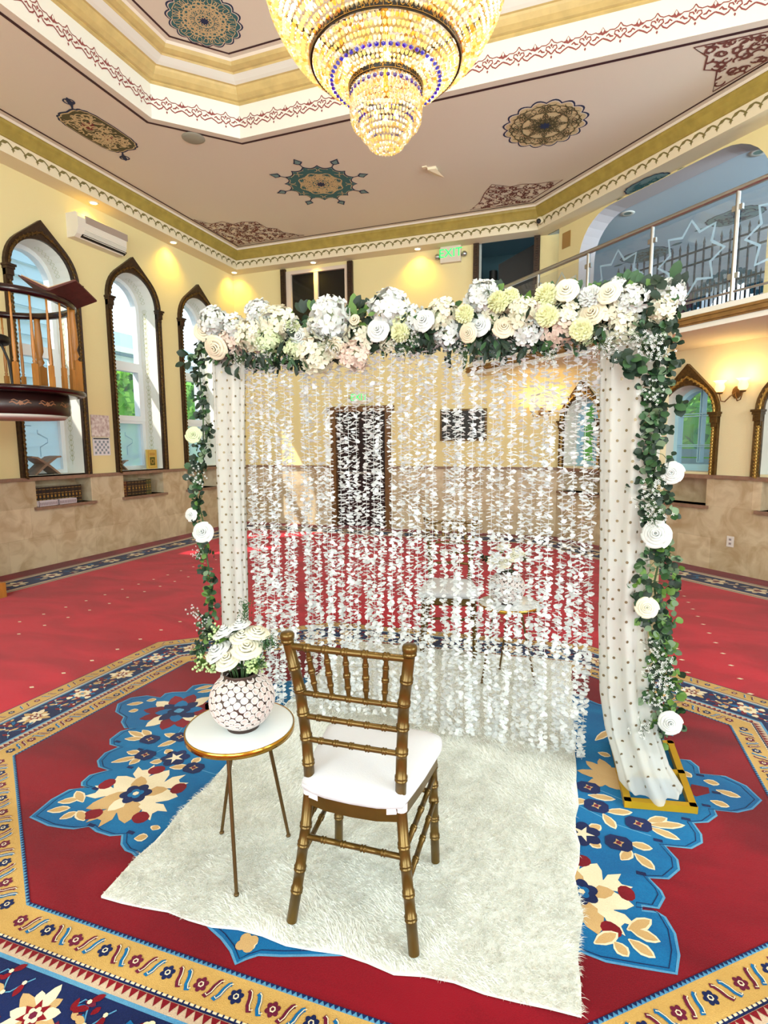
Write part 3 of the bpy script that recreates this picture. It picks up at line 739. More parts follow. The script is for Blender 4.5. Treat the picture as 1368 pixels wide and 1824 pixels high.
# stencilled frieze on the recess walls
def face_sheet(P, d, i, z0, sgn, lift=.002, zs=1):
    A = offset_poly(P, sgn*d); a = Vector(A[i]); e = Vector(A[(i+1) % len(A)])-a; L = e.length; e.normalize()
    nn = Vector((e.y, -e.x))*sgn
    return Sheet(cm, lambda u, v, h: (a.x+e.x*u+nn.x*h, a.y+e.y*u+nn.y*h, z0+v), lift), L
for i in range(8):
    Sh, L = face_sheet(OCTC, 0, i, 5.14, -1)
    n = max(1, round(L/.30)); st = L/n
    for j in range(n):
        c = (j+.5)*st
        q = .15*st/.3
        for sg in (-1, 1):
            X = lambda x: c+sg*x*st/.30
            Sh.stroke([(X(0), .16), (X(.02), .13), (X(.05), .115), (X(.09), .12), (X(.12), .1), (X(.15), .10)], .009, cRU, 1)
            Sh.stroke([(X(.0), .03), (X(.03), .06), (X(.05), .035), (X(.08), .02), (X(.11), .04), (X(.15), .06)], .013, cRU, 1)
            Sh.stroke([(X(.015), .05), (X(.05), .075), (X(.045), .1), (X(.02), .1), (X(.01), .08)], .012, cRU, 1)
            Sh.stroke([(X(.06), .06), (X(.085), .065), (X(.10), .085), (X(.12), .07)], .017, cRU, 1, taper=True)
            Sh.poly([(X(.15), .155), (X(.125), .115), (X(.095), .112), (X(.12), .1), (X(.15), .085)], cRU, 1)
            Sh.poly([(X(.15), .148), (X(.139), .125), (X(.15), .104)], cWH, 2)
        Sh.poly([(c, .125), (c-.012, .107), (c, .09), (c+.012, .107)], cRU, 1)
        Sh.poly([(c, .02), (c-.01, .005), (c, -.012), (c+.01, .005)], cRU, 1)
# scallops on the cornice band
for i in (1, 2, 3, 4):
    Sh, L = face_sheet(CP, .27, i, SOF+.035, -1)
    n = max(1, round(L/.145)); st = L/n
    for j in range(n):
        if i == 1: break
        c = j*st
        P = [(c+st*t, .045+.045*math.sin(math.pi*t)) for t in (0, .15, .3, .45, .6, .75, .9, 1)]
        Sh.stroke(P, .015, cOL if i != 2 else cOL, 1)
        Sh.poly([(c+st*.3, .094), (c+st*.75, .094), (c+st*1.0, .055), (c+st*.6, .060)], cOL, 1)
        Sh.poly([(c, .055), (c-.024, .03), (c-.010, .028), (c, -.002), (c+.012, .028), (c+.024, .03)], cOL, 1)
struct(cm.build('ceiling', CM))
mb = MB(); mb.box((-6.8, -4.9, 5.80), (5, 9.9, 5.95)); mb.box((-6.75, -4.8, 4.9), (-6.36, 9.7, 5.8)); mb.box((-6.75, 9.5, 5.0), (2, 9.7, 5.8)); mb.box((-6.75, -4.9, 4.9), (4.8, -4.6, 5.8)); mb.box((4.75, -4.9, 4.9), (5, 4.3, 5.8))
struct(mb.build('ceiling_roof_slab', M_dark))  # unseen roof shell, added to keep sun and sky light out

# ------------------------------------------------------------------ gallery: floor slab, far room
mb = MB()
# slab in plan: front edge x+y = 7.42 from the far wall round to the right wall
FR = 7.42
sl = [(FR-9.25, 9.25), (FR+3.5, -3.5), (12, -3.5), (12, 14), (-.33, 14), (-.33, 9.25)]
fr0 = [(FR-9.25, 9.25), (4.6, FR-4.6)]
front = [(FR-9.25, 9.25), (4.6, FR-4.6), (4.6, 4.35), (-.30, 9.25)]
mb.prism(front, lambda u, v, d: (u, v, d), 2.635, 2.83, 0)
back = [(-.6, 9.24), (4.6, 4.1), (8.8, 4.1), (-.6, 13.5)]
mb.prism(back, lambda u, v, d: (u, v, d), 2.70, 2.80, 2)
F_fas = lambda u, z, d=0: (3.71+(u+d)*Q, 3.71+(-u+d)*Q, z)
mb.prism(rect(-7.84, -1.3, 2.685, 2.775), F_fas, -.02, .0, 1); mb.prism(rect(-7.84, -1.3, 2.70, 2.72), F_fas, -.035, .0, 1); mb.prism(rect(-7.84, -1.3, 2.745, 2.76), F_fas, -.035, .0, 1)
struct(mb.build('floor_gallery', [M_white, mat('gallery_gilt_cornice', (156, 116, 62), .5, .3, noise=.3, nscale=10), mat('gallery_carpet', (120, 110, 110), .9)]))
mb = MB()
gc = [(-.62, 9.26), (4.6, 4.03), (9.0, 4.03), (-.62, 13.6)]
GZ = 4.715
mb.add([(x, y, GZ) for x, y in gc], [tuple(range(4))], 0)
SG = Sheet(mb, lambda u, v, h: (u, v, GZ-h), .002)
cm_save = cm; cm = mb
mats_g = [mat('gallery_ceiling_paint', (200, 214, 222), .85)]+CM[1:]
def cart2(c, ang, L, Wd, seed, fill, scr):
    rg = random.Random(seed); ca, sa = math.cos(ang), math.sin(ang)
    T = lambda x, y: (c[0]+x*ca-y*sa, c[1]+x*sa+y*ca)
    def out(f):
        P = []
        for k in range(48):
            a = 2*math.pi*k/48; s_, c_ = math.sin(a), math.cos(a)
            P.append(T(L*f*abs(c_)**.7*(1 if c_ > 0 else -1)*(1+.05*abs(math.sin(a*8))), Wd*f*abs(s_)**.7*(1 if s_ > 0 else -1)*(1+.05*abs(math.sin(a*8)))))
        return P
    SG.poly(out(1), cNV, 1); SG.poly(out(.94), fill, 2)
    LS = Sheet(mb, lambda u, v, h: SG.fn(*T(u, v), h), .002)
    fill_scrolls(LS, lambda x, y: (x/L)**2+(y/Wd)**2 < .75, (-L, -Wd, L, Wd), 34, scr, L*.05, L*.06, seed, 4)
    for sg in (-1, 1):
        LS.stroke([(sg*L, 0), (sg*L*1.3, 0)], .015, cNV, 2); LS.petal((sg*L*1.2, 0), 0 if sg > 0 else math.pi, L*.5, L*.22, cTE, 2)
cart2((.69, 7.96), -.78, .30, .19, 31, cTL, cTE); cart2((1.95, 9.45), -.78, .36, .26, 32, cTL, cNV)
cart2((.93, 10.77), -.78, .40, .30, 33, cTL, cOD); cart2((3.2, 8.0), -.78, .4, .3, 34, cTE, cNV)
cm = cm_save
struct(mb.build('ceiling_gallery', mats_g))
mb = MB(); mb.prism(rect(9.5, 13.4, 2.8, 5.0), lambda u, z, d: (-.62-d, u, z), 0, .1, 0)
gh = [(arch_poly(-6.35, -5.35, 2.9, 3.55), .3, 0, None), (arch_poly(-7.75, -6.85, 2.9, 3.35), .3, 0, None), (arch_poly(-4.7, -3.7, 2.9, 3.55), .3, 0, None)]
F_gal = lambda u, z, d=0: (6.2+(u+d)*Q, 6.2+(-u+d)*Q, z)
gl = [[Vector((u, z, 0)) for u, z in rect(-9.6, 2, 2.8, 4.72)]]+[[Vector((u, z, 0)) for u, z in h[0]] for h in gh]
mb.add([F_gal(p.x, p.y) for lp in gl for p in lp], tessellate_polygon(gl), 0)
for h, d, r_, b_ in gh:
    P = h; n = len(P); mb.add([F_gal(u, z, 0) for u, z in P]+[F_gal(u, z, d) for u, z in P], [(i, (i+1) % n, n+(i+1) % n, n+i) for i in range(n)], 0)
SW = Sheet(mb, lambda u, v, h: F_gal(u, v, -h), .003)
for c_, z_, r_ in ((-5.85, 3.55, .58), (-7.3, 3.35, .52), (-4.2, 3.55, .58)):
    for k_ in range(13):
        a_ = math.pi*k_/12; SW.lobed((c_+r_*math.cos(a_), z_+r_*math.sin(a_)), .13, 5, .4, 1, 1, rot=k_); SW.lobed((c_+r_*math.cos(a_), z_+r_*math.sin(a_)), .05, 4, .4, 0, 2)
SW.lobed((-6.62, 3.95), .30, 7, .25, 2, 1); SW.lobed((-6.62, 3.70), .16, 5, .3, 2, 1)
for k_ in range(10): SW.stroke(scroll_pts(-6.62+.05*math.cos(k_), 3.93+.05*math.sin(k_), k_*.63, 7, .03, .3, None), .014, 0, 2, taper=True)
struct(mb.build('wall_gallery', [mat('gallery_wall_blue', (186, 194, 204), .85), mat('gallery_teal_lace', (44, 92, 112), .8), mat('gallery_plum_lace', (104, 62, 76), .8)]))

# ------------------------------------------------------------------ arched windows: carved frame, vinyl lights, panes
def carved_frame(fn, u0, u1, z0, zs, wf, peak, root, m0, m1, m2, th=.05, bead=.045):
    c = (u0+u1)/2; r = (u1-u0)/2; N = 22
    I = [(u0, z0), (u0, z0+(zs-z0)*.5), (u0, zs)]; Oo = [(u0-wf, z0), (u0-wf, z0+(zs-z0)*.5), (u0-wf, zs)]
    for k in range(1, N):
        a = math.pi-math.pi*k/N; I.append((c+r*math.cos(a), zs+r*math.sin(a)))
        ro = r+wf; phi = abs(a-math.pi/2); pt = math.acos(ro/(ro+peak)); rd = ro/math.cos(pt-phi) if phi < pt else ro
        Oo.append((c+rd*math.cos(a), zs+rd*math.sin(a)))
    I += [(u1, zs), (u1, z0+(zs-z0)*.5), (u1, z0)]; Oo += [(u1+wf, zs), (u1+wf, z0+(zs-z0)*.5), (u1+wf, z0)]
    mb = MB(); n = len(I)
    V = [fn(*p, -th*.6) for p in I]+[fn(*p, -th) for p in Oo]+[fn(*p, 0) for p in I]+[fn(*p, 0) for p in Oo]
    F = []
    for i in range(n-1): F += [(i, i+1, n+i+1, n+i), (2*n+i, 2*n+i+1, i+1, i), (n+i, n+i+1, 3*n+i+1, 3*n+i)]
    F += [(0, n, 3*n, 2*n), (n-1, 2*n-1, 4*n-1, 3*n-1)]
    mb.add(V, F, 0)
    fr = mb.build('window_frame', m0, root, world=True)
    mid = [((a[0]*.62+b[0]*.38), (a[1]*.62+b[1]*.38)) for a, b in zip(I, Oo)]
    dense = []
    for i in range(n-1):
        a, b = mid[i], mid[i+1]; L = math.hypot(b[0]-a[0], b[1]-a[1]); m = max(1, int(L/bead))
        for j in range(m): dense.append((a[0]+(b[0]-a[0])*j/m, a[1]+(b[1]-a[1])*j/m, math.atan2(b[1]-a[1], b[0]-a[0])))
    mb = MB()
    mb.tube([fn(*p, -th*.85) for p in mid], wf*.16, 6, 0)
    for u, z, a in dense:
        ca, sa = math.cos(a), math.sin(a); w = wf*.22; h = bead*.24
        P = [(u+ca*x-sa*y, z+sa*x+ca*y) for x, y in ((-h-.008, -w), (h-.008, -w), (h+.008, w), (-h+.008, w))]
        mb.prism(P, fn, -th*1.15, -th*.7, 0)
    mb.build('carved_rope_moulding', m1, fr, world=True)
    mb = MB()
    for uu in (u0, u1+wf):
        cx = uu-wf/2 if uu == u0 else uu-wf/2
        for z, w, h, d in ((zs-.02, .72, .025, .1), (zs-.05, .6, .03, .085), (zs-.12, .5, .07, .075), (zs-.17, .42, .05, .06)):
            mb.prism(rect(cx-wf*w, cx+wf*w, z, z+h), fn, -d, .0, 0)
    mb.build('capital', m2, root, world=True)
    return fr
def glazing(fn, u0, u1, z0, zs, d, root, left=True):
    """white vinyl lights: arched top light, square casement, frosted lower light"""
    c = (u0+u1)/2; r = (u1-u0)/2
    def ring(P, Pi, d0, d1, mb):
        n = len(P); V = [fn(*p, d0) for p in P]+[fn(*p, d0) for p in Pi]+[fn(*p, d1) for p in P]+[fn(*p, d1) for p in Pi]
        F = []
        for i in range(n):
            j = (i+1) % n; F += [(i, j, n+j, n+i), (n+i, n+j, 3*n+j, 3*n+i), (2*n+i, 2*n+j, j, i), (2*n+j, 2*n+i, 3*n+i, 3*n+j)]
        mb.add(V, F, 0)
    mb = MB()
    if left:
        za, zb, zc, zd = 2.80, 2.68, 1.96, 1.86
        ring(arch_poly(u0, u1, za-.06, zs), arch_poly(u0+.06, u1-.06, za, zs), d-.05, d+.05, mb)
        ring(rect(u0, u1, zc-.06, zb+.06), rect(u0+.1, u1-.1, zc+.02, zb-.02), d-.06, d+.05, mb)
        ring(rect(u0, u1, z0, zd+.06), rect(u0+.06, u1-.06, z0+.05, zd), d-.05, d+.05, mb)
        panes = [(arch_poly(u0+.05, u1-.05, za-.01, zs), M_glass), (rect(u0+.09, u1-.09, zc+.01, zb-.01), M_glass), (rect(u0+.05, u1-.05, z0+.04, zd+.01), M_frost)]
    else:
        ring(arch_poly(u0, u1, z0, zs), arch_poly(u0+.05, u1-.05, z0+.08, zs), d-.05, d+.05, mb)
        ring(rect(c-.02, c+.02, z0+.1, zs+r*.9), rect(c-.01, c+.01, z0+.11, zs+r*.88), d-.04, d+.04, mb)
        ring(rect(u0+.03, u1-.03, zs-.02, zs+.02), rect(u0+.04, u1-.04, zs-.01, zs+.01), d-.04, d+.04, mb)
        ring(rect(u0+.03, u1-.03, z0+.30, z0+.33), rect(u0+.04, u1-.04, z0+.31, z0+.32), d-.04, d+.04, mb)
        panes = [(arch_poly(u0+.04, u1-.04, z0+.07, zs), M_glass)]
    sash = mb.build('window_sash', M_vinyl if left else M_vinylB, root, world=True)
    for P, m in panes:
        mb = MB(); n = len(P); V = [fn(*p, d) for p in P]; mb.add(V, tessellate_polygon([[Vector((*p, 0)) for p in P]]), 0)
        mb.build('window_pane', m, root, world=True)
    return sash
k = 1
M_fret = mat('grey_blue_fret_line', (150, 184, 204), .6)
M_sten = mat('pale_olive_stencil', (186, 186, 140), .8)
for a, b in LW:
    root = bpy.data.objects.new('window_%d' % k, None); COL.objects.link(root); root.location = F_left((a+b)/2, RAILZ+.03); struct(root)
    carved_frame(F_left, a, b, RAILZ+.012, 3.60, .085, .15, root, M_frameD, M_gilt, M_frameD, bead=.05)
    glazing(F_left, a, b, RAILZ+.03, 3.60, .36, root)
    mb = MB(); c = (a+b)/2
    Sx = Sheet(mb, lambda u, v, h: F_left(u, v, .345-h), .001)
    for P in ([(-.42, .62), (-.2, .55), (-.2, .45), (-.05, .45)], [(.05, .35), (.05, .25), (.22, .12), (.22, .02), (.08, -.1), (.08, -.35)], [(-.42, -.2), (-.25, -.2), (-.25, -.35)]):
        Sx.stroke([(c+x*.8, 1.55+y*.5) for x, y in P], .014, 0)
    mb.build('fretwork_line', M_fret, root, world=True)
    # stencilled lace on the reveal facing the room
    mb = MB(); Sx = Sheet(mb, lambda u, v, h: (-6.35-u, b-.002-h, v), .001)
    for z in (1.45, 1.85, 2.25, 2.65, 3.05, 3.42):
        for sg in (-1, 1):
            for q in range(5):
                y = z-.14+.07*q
                Sx.stroke([(.2, y), (.2+sg*.025, y+.02), (.2+sg*.04, y+.05), (.2+sg*.015, y+.075), (.2, y+.06)], .006, 0)
        Sx.stroke([(.2, z-.19), (.2, z+.2)], .005, 0)
    for q in range(9):
        a0 = .25+.12*q
        for sg in (-1, 1):
            r_ = (b-a)/2-.003
            P = [(.2+sg*.035*math.sin(t*3.14), a0+t*.11) for t in (0, .25, .5, .75, 1)]
            mb.add([(-6.35-(x+dx), c+r_*math.cos(an), 3.60+r_*math.sin(an)) for x, an in P for dx in (-.004, .004)], [(2*i, 2*i+2, 2*i+3, 2*i+1) for i in range(4)], 0)
    mb.build('stencil_pattern', M_sten, root, world=True)
    k += 1
for a, b in LWX:
    root = bpy.data.objects.new('window_%d' % k, None); COL.objects.link(root); root.location = F_left((a+b)/2, RAILZ+.03); struct(root)
    glazing(F_left, a, b, RAILZ+.03, 3.60, .36, root); k += 1
for a, b in RW:
    root = bpy.data.objects.new('window_%d' % k, None); COL.objects.link(root); root.location = F_right((a+b)/2, RAILZ+.04); struct(root)
    carved_frame(F_right, a, b, RAILZ+.012, 1.86, .08, .18, root, M_gilt, M_giltL, M_gilt, bead=.035)
    glazing(F_right, a, b, RAILZ+.04, 1.86, .30, root, left=False); k += 1
# far wall: sliding window to a dark room
root = bpy.data.objects.new('window_%d' % k, None); COL.objects.link(root); root.location = F_far(-4.6, 3.5); struct(root); k += 1
mb = MB()
for u0, u1, z0, z1, d0, d1 in ((-5.2, -3.97, 4.60, 4.66, -.02, .06), (-5.2, -5.10, 3.45, 4.6, -.02, .06), (-4.03, -3.97, 3.45, 4.6, -.02, .06), (-4.64, -4.56, 3.45, 4.6, -.01, .06), (-5.2, -3.97, 3.45, 3.51, -.02, .06)):
    mb.prism(rect(u0, u1, z0, z1), F_far, d0, d1)
mb.build('window_sash', mat('beige_vinyl', (222, 204, 186), .5), root, world=True)
mb = MB(); mb.prism(rect(-5.12, -4.0, 3.48, 4.62), F_far, .03, .04); mb.build('window_pane', M_darkglass, root, world=True)
mb = MB()
for u in (-5.30, -3.97):
    mb.prism(rect(u, u+.10, 3.40, 4.70), F_far, -.05, 0)
    for q in range(36): mb.prism(rect(u+.03, u+.07, 3.42+q*.036, 3.437+q*.036), F_far, -.065, -.04)
mb.build('window_frame', M_frameD, root, world=True)
# far wall: opening upstairs with bronze frame
root = bpy.data.objects.new('door_2', None); COL.objects.link(root); root.location = F_far(-1.2, 2.9); struct(root)
mb = MB()
for u in (-1.75, -.80):
    mb.prism(rect(u, u+.09, 2.86, 4.9), F_far, -.05, 0)
    for q in range(50): mb.prism(rect(u+.03, u+.06, 2.9+q*.036, 2.917+q*.036), F_far, -.065, -.04)
mb.prism(rect(-1.75, -.71, 4.78, 4.9), F_far, -.05, 0)
mb.build('door_frame', M_frameD, root, world=True)
mb = MB(); T_ = mat('teal_room_wall', (70, 104, 116), .8)
mb.prism(rect(-1.9, -.6, 2.8, 5.0), F_far, 1.4, 1.45, 0); mb.prism(rect(-1.9, -1.85, 2.8, 5.0), F_far, .22, 1.4, 0); mb.prism(rect(-.65, -.6, 2.8, 5.0), F_far, .22, 1.4, 0)
mb.prism(rect(-1.9, -.6, 4.95, 5.0), F_far, .22, 1.4, 0); mb.build('room_beyond', T_, root, world=True)
mb = MB(); mb.prism([(-1.42, 3.0), (-.70, 3.0), (-.70, 4.84), (-1.42, 4.52)], F_far, .5, .56); mb.build('dark_door_leaf', M_black, root, world=True)
mb = MB(); mb.tube([F_far(-1.52, 4.45, .6), F_far(-1.52, 4.25, .6)], .07, 10); mb.ball(F_far(-1.52, 4.15, .6), .12, 10, 6, 0, (1, 1, .8)); mb.build('dark_lantern', M_black, root, world=True)
# door on the far wall
root = bpy.data.objects.new('door_1', None); COL.objects.link(root); root.location = F_far(-3.76, 0); struct(root)
mb = MB()
mb.prism(rect(-4.34, -4.24, 0, 2.18), F_far, -.05, .06); mb.prism(rect(-3.28, -3.18, 0, 2.18), F_far, -.05, .06); mb.prism(rect(-4.40, -3.12, 2.10, 2.2), F_far, -.07, .06)
mb.build('door_frame', mat('walnut_door_frame', (120, 84, 46), .4, noise=.3, nscale=12), root, world=True)
mb = MB(); mb.prism(rect(-4.24, -3.28, 0.01, 2.10), F_far, .05, .09)
mb.build('door_leaf', mat('dark_oxblood_door', (30, 10, 16), .35), root, world=True)
mb = MB(); mb.prism(rect(-4.20, -3.32, .98, 1.02), F_far, .0, .03); mb.build('push_bar', M_chrome, root, world=True)

# ------------------------------------------------------------------ outdoors
mb = MB(); mb.add([(-40, -40, -.3), (-6.6, -40, -.3), (-6.6, 50, -.3), (-40, 50, -.3)], [(0, 1, 2, 3)]); mb.add([(-6.6, 16.5, -.3), (60, 16.5, -.3), (60, 60, -.3), (-6.6, 60, -.3)], [(0, 1, 2, 3)]); mb.add([(2.4, 6.9, -.3), (60, 4.5, -.3), (60, 16.5, -.3), (-.3, 16.5, -.3), (-.3, 9.5, -.3)], [(0, 1, 2, 3, 4)])
struct(mb.build('floor_outside', mat('concrete_yard', (190, 190, 186), .9, noise=.15)))
def leaf_mass(name, cx, cy, cz, sx, sy, sz, n, cols, label, seed, size=.12):
    rg = np.random.default_rng(seed)
    P = rg.uniform(-1, 1, (n, 3)); ax = rg.integers(0, 3, n); P[np.arange(n), ax] = np.sign(P[np.arange(n), ax])*rg.uniform(.82, 1.05, n)
    P = P*np.array([sx, sy, sz])+np.array([cx, cy, cz])
    mb = MB(); A = rg.normal(size=(n, 3)); A /= np.linalg.norm(A, axis=1)[:, None]; B = rg.normal(size=(n, 3)); B = np.cross(A, B); B /= np.linalg.norm(B, axis=1)[:, None]
    mi = rg.integers(0, len(cols), n); s_ = size*rg.uniform(.6, 1.2, n)
    for i in range(n):
        a = A[i]*s_[i]; b = B[i]*s_[i]*.6; p = P[i]
        mb.add([p-a, p+b, p+a, p-b], [(0, 1, 2, 3)], int(mi[i]))
    mb.box((cx-sx*.85, cy-sy*.85, cz-sz), (cx+sx*.85, cy+sy*.85, cz+sz*.9), 0)
    o = mb.build(name, cols, loc=(cx, cy, cz-sz)); tag(o, label, 'hedge'); return o
G1 = mat('hedge_green', (108, 176, 50), .7, transl=.3); G2 = mat('hedge_light_green', (160, 214, 84), .7, transl=.3); G3 = mat('hedge_dark_green', (50, 104, 36), .8)
leaf_mass('hedge', -11.0, 13.1, 1.5, .6, 4.4, 1.8, 7000, [G1, G2, G2, G3], 'tall bright green hedge outside the arched windows of the left wall', 3, .16)
leaf_mass('shrub', 2.2, 14.2, 1.2, 3.0, .7, 1.5, 3500, [G1, G2, G3], 'leafy green shrub outside the arched openings under the gallery', 4, .16)
t = thing('house', 'pale blue house with lap siding seen through the leftmost arched window', 'house', (-8.9, 6.2, -.3))
sid = mat('blue_lap_siding', (186, 218, 234), .7)
mb = MB(); mb.box((-12, -5.0, -.3), (-8.9, 8.2, 5.3), 0); mb.box((-12, -5.0, 5.3), (-8.9, 2.5, 7.8), 0); mb.build('wall', sid, t, world=True)  # unseen rear stretch and tall wing added to block stray sun
mb = MB()
for q in range(22):
    z = .1+q*.235; mb.prism([(-8.9, z), (-8.86, z), (-8.9, z+.20)], lambda u, v, d: (u, d, v), -5.0, 8.2)
mb.build('lap_board', sid, t, world=True)
mb = MB(); mb.prism([(-12.4, 5.3), (-8.8, 5.3), (-8.8, 5.4), (-10.5, 6.2), (-12.4, 5.4)], lambda u, v, d: (u, d, v), -5.3, 8.3); mb.build('roof', mat('grey_shingle_roof', (130, 150, 168), .9), t, world=True)
t = thing('house', 'low white outbuilding with pale roof edge seen through the middle arched window', 'house', (-15.5, 14.2, -.3))
mb = MB(); mb.box((-19, 11.0, -.3), (-15, 20, 4.6), 0); mb.build('wall', mat('white_render', (236, 242, 246), .8), t, world=True)
mb = MB(); mb.prism([(-19.4, 4.6), (-14.5, 4.6), (-14.5, 4.8), (-17, 5.9), (-19.4, 4.8)], lambda u, v, d: (u, d, v), 10.7, 20.4); mb.build('roof', MATS['grey_shingle_roof'], t, world=True)
mb = MB(); mb.box((-14.55, 10.7, 4.62), (-14.45, 20.4, 4.80)); mb.build('fascia', M_white, t, world=True)
# glazed porch behind the diagonal wall
t = thing('glazed_porch', 'pale blue glazed porch doors seen through the gilded arch below the gallery', 'porch', F_right(-4.2, 0, 1.5))
mb = MB(); PB = mat('pale_blue_paint', (172, 214, 232), .5)
for u in (-7.4, -6.6, -5.8, -5.05, -4.62, -4.2, -3.5, -2.8, -2.1, -1.4):
    mb.prism(rect(u-.03, u+.03, 0, 2.5), F_right, 1.45, 1.52)
for z0, z1 in ((2.42, 2.5), (1.30, 1.42), (.0, 1.28)):
    mb.prism(rect(-7.4, -1.4, z0, z1), F_right, 1.46, 1.5)
mb.build('door_frame', PB, t, world=True)
mb = MB(); mb.prism(rect(-7.38, -1.42, 1.42, 2.42), F_right, 1.475, 1.48); mb.build('glass', M_glass, t, world=True)
mb = MB(); mb.prism(rect(-4.0, -3.72, 1.62, 2.1), F_right, 1.44, 1.45); mb.prism(rect(-4.95, -4.78, 1.5, 1.85), F_right, 1.44, 1.45); mb.build('posted_notice', mat('white_notice', (225, 235, 240), .7), t, world=True)
mb = MB(); mb.prism(rect(-7.5, -1.3, -.28, -.02), F_right, .36, 1.6); mb.build('plinth', MATS['concrete_yard'], t, world=True)

# ------------------------------------------------------------------ fur rug
RUGZ = .012
RUG = [(-1.455, 1.235), (.055, 1.36), (.035, 2.5), (-.012, 3.83), (-1.60, 3.72), (-1.575, 3.1), (-1.525, 2.1)]
t = thing('rug', 'long cream shaggy fur rug under the chairs and through the petal curtain', 'rug', (-.75, 2.5, 0))
def rug_edge(P, seed=1):
    out = []; n = len(P); r_ = random.Random(seed)
    for i in range(n):
        a, b = P[i], P[(i+1) % n]; L = math.hypot(b[0]-a[0], b[1]-a[1]); m = max(2, int(L/.08))
        for j in range(m):
            f = j/m; w = .012*math.sin(j*1.7+i)+r_.uniform(-.004, .004)
            ex, ey = (b[0]-a[0])/L, (b[1]-a[1])/L; ww = w*math.sin(math.pi*f)
            out.append((a[0]+(b[0]-a[0])*f+ey*ww, a[1]+(b[1]-a[1])*f-ex*ww))
    return out
RE = rug_edge(RUG)
mb = MB(); mb.prism(RE, lambda u, v, d: (u, v, d), .004, RUGZ)
mb.build('backing', M_furback, t, world=True)
def inpoly(P, x, y):
    ins_ = np.zeros(x.shape, bool); j = len(P)-1
    for i in range(len(P)):
        xi, yi = P[i]; xj, yj = P[j]
        c = ((yi > y) != (yj > y)) & (x < (xj-xi)*(y-yi)/(yj-yi+1e-12)+xi); ins_ ^= c; j = i
    return ins_
rg = np.random.default_rng(2)
def fur(N, ylo, yhi, w, L):
    x = rg.uniform(-1.65, .1, N); y = rg.uniform(ylo, yhi, N); k = inpoly(RE, x, y); x = x[k]; y = y[k]; n = len(x)
    # slowly turning lay of the pile, in clumps
    a = 1.2*np.sin(x*3.1+1.3*np.sin(y*2.3))+1.1*np.cos(y*3.7+x*2)+.9*np.sin(x*23+y*9)*np.sin(y*21-x*7)-1.3+rg.normal(0, .45, n)
    ln = L*rg.uniform(.7, 1.25, n); tilt = rg.uniform(.75, 1.15, n)
    dx = np.cos(a)*np.sin(tilt); dy = np.sin(a)*np.sin(tilt); dz = np.cos(tilt)
    b = rg.uniform(0, math.pi, n); wx = np.cos(b)*w; wy = np.sin(b)*w
    z0 = np.full(n, RUGZ-.002)
    p0 = np.stack([x-wx, y-wy, z0], 1); p1 = np.stack([x+wx, y+wy, z0], 1)
    mx = x+dx*ln*.45; my = y+dy*ln*.45; mz = z0+ln*.62*np.maximum(dz, .35)
    p2 = np.stack([mx+wx*.8, my+wy*.8, mz], 1); p3 = np.stack([mx-wx*.8, my-wy*.8, mz], 1)
    p4 = np.stack([x+dx*ln, y+dy*ln, z0+ln*dz*.75], 1)
    return np.stack([p0, p1, p2, p3, p4], 1).reshape(-1, 3)
V = np.concatenate([fur(105000, 1.2, 2.6, .0013, .026), fur(26000, 2.6, 3.85, .003, .020)])
V -= np.array([-.75, 2.5, 0]); nb = len(V)//5
me = bpy.data.meshes.new('pile'); me.vertices.add(len(V)); me.vertices.foreach_set('co', V.astype(np.float32).ravel())
idx = np.arange(nb)[:, None]*5
loops = np.concatenate([idx+np.array([[0, 1, 2, 3]]), idx+np.array([[3, 2, 4]])], 1).ravel()
me.loops.add(nb*7); me.loops.foreach_set('vertex_index', loops.astype(np.int32))
me.polygons.add(nb*2); ls = np.stack([np.arange(nb)*7, np.arange(nb)*7+4], 1).ravel()
me.polygons.foreach_set('loop_start', ls.astype(np.int32)); me.update(calc_edges=True); me.validate()
me.materials.append(M_fur); me.materials.append(M_fur2)
me.polygons.foreach_set('material_index', np.repeat((rg.random(nb) < .28).astype(np.int32), 2))  # random darker blades: texture lost in bright light, put into the colour
po = bpy.data.objects.new('pile', me); COL.objects.link(po); po.parent = t; po['kind'] = 'stuff'

# ------------------------------------------------------------------ chiavari chairs
def bamboo(mb, p0, p1, r, rings, rr=1.28, seg=10, mi=0):
    """turned rod with pairs of raised rings at the given fractions"""
    p0 = Vector(p0); p1 = Vector(p1); L = (p1-p0).length; P = []; R = []
    ev = [(0, r), (1, r)]
    for f in rings:
        for o_ in (-.0045, .0045):
            q = f+o_/L*1.0
            for d, k in ((-.0035, 1), (-.0015, rr), (.0015, rr), (.0035, 1)): ev.append((q+d/L, r*k))
    ev.sort()
    for f, k in ev: P.append(p0.lerp(p1, f)); R.append(k)
    mb.tube(P, R, seg, mi)
def bamboo_path(mb, pts, r, zr, seg=12):
    """post through pts with rings at heights zr"""
    pts = [Vector(p) for p in pts]; zs = [p.z for p in pts]
    def at(z):
        for a, b in zip(pts[:-1], pts[1:]):
            if a.z <= z <= b.z: return a.lerp(b, (z-a.z)/(b.z-a.z))
        return pts[-1]
    ev = [(p.z, r) for p in pts]
    for z in zr:
        for o_ in (-.005, .005):
            for d, k in ((-.0038, 1), (-.0016, 1.17), (.0016, 1.17), (.0038, 1)): ev.append((z+o_+d, r*k))
    ev.sort(); mb.tube([at(z) for z, k in ev], [k for z, k in ev], seg)
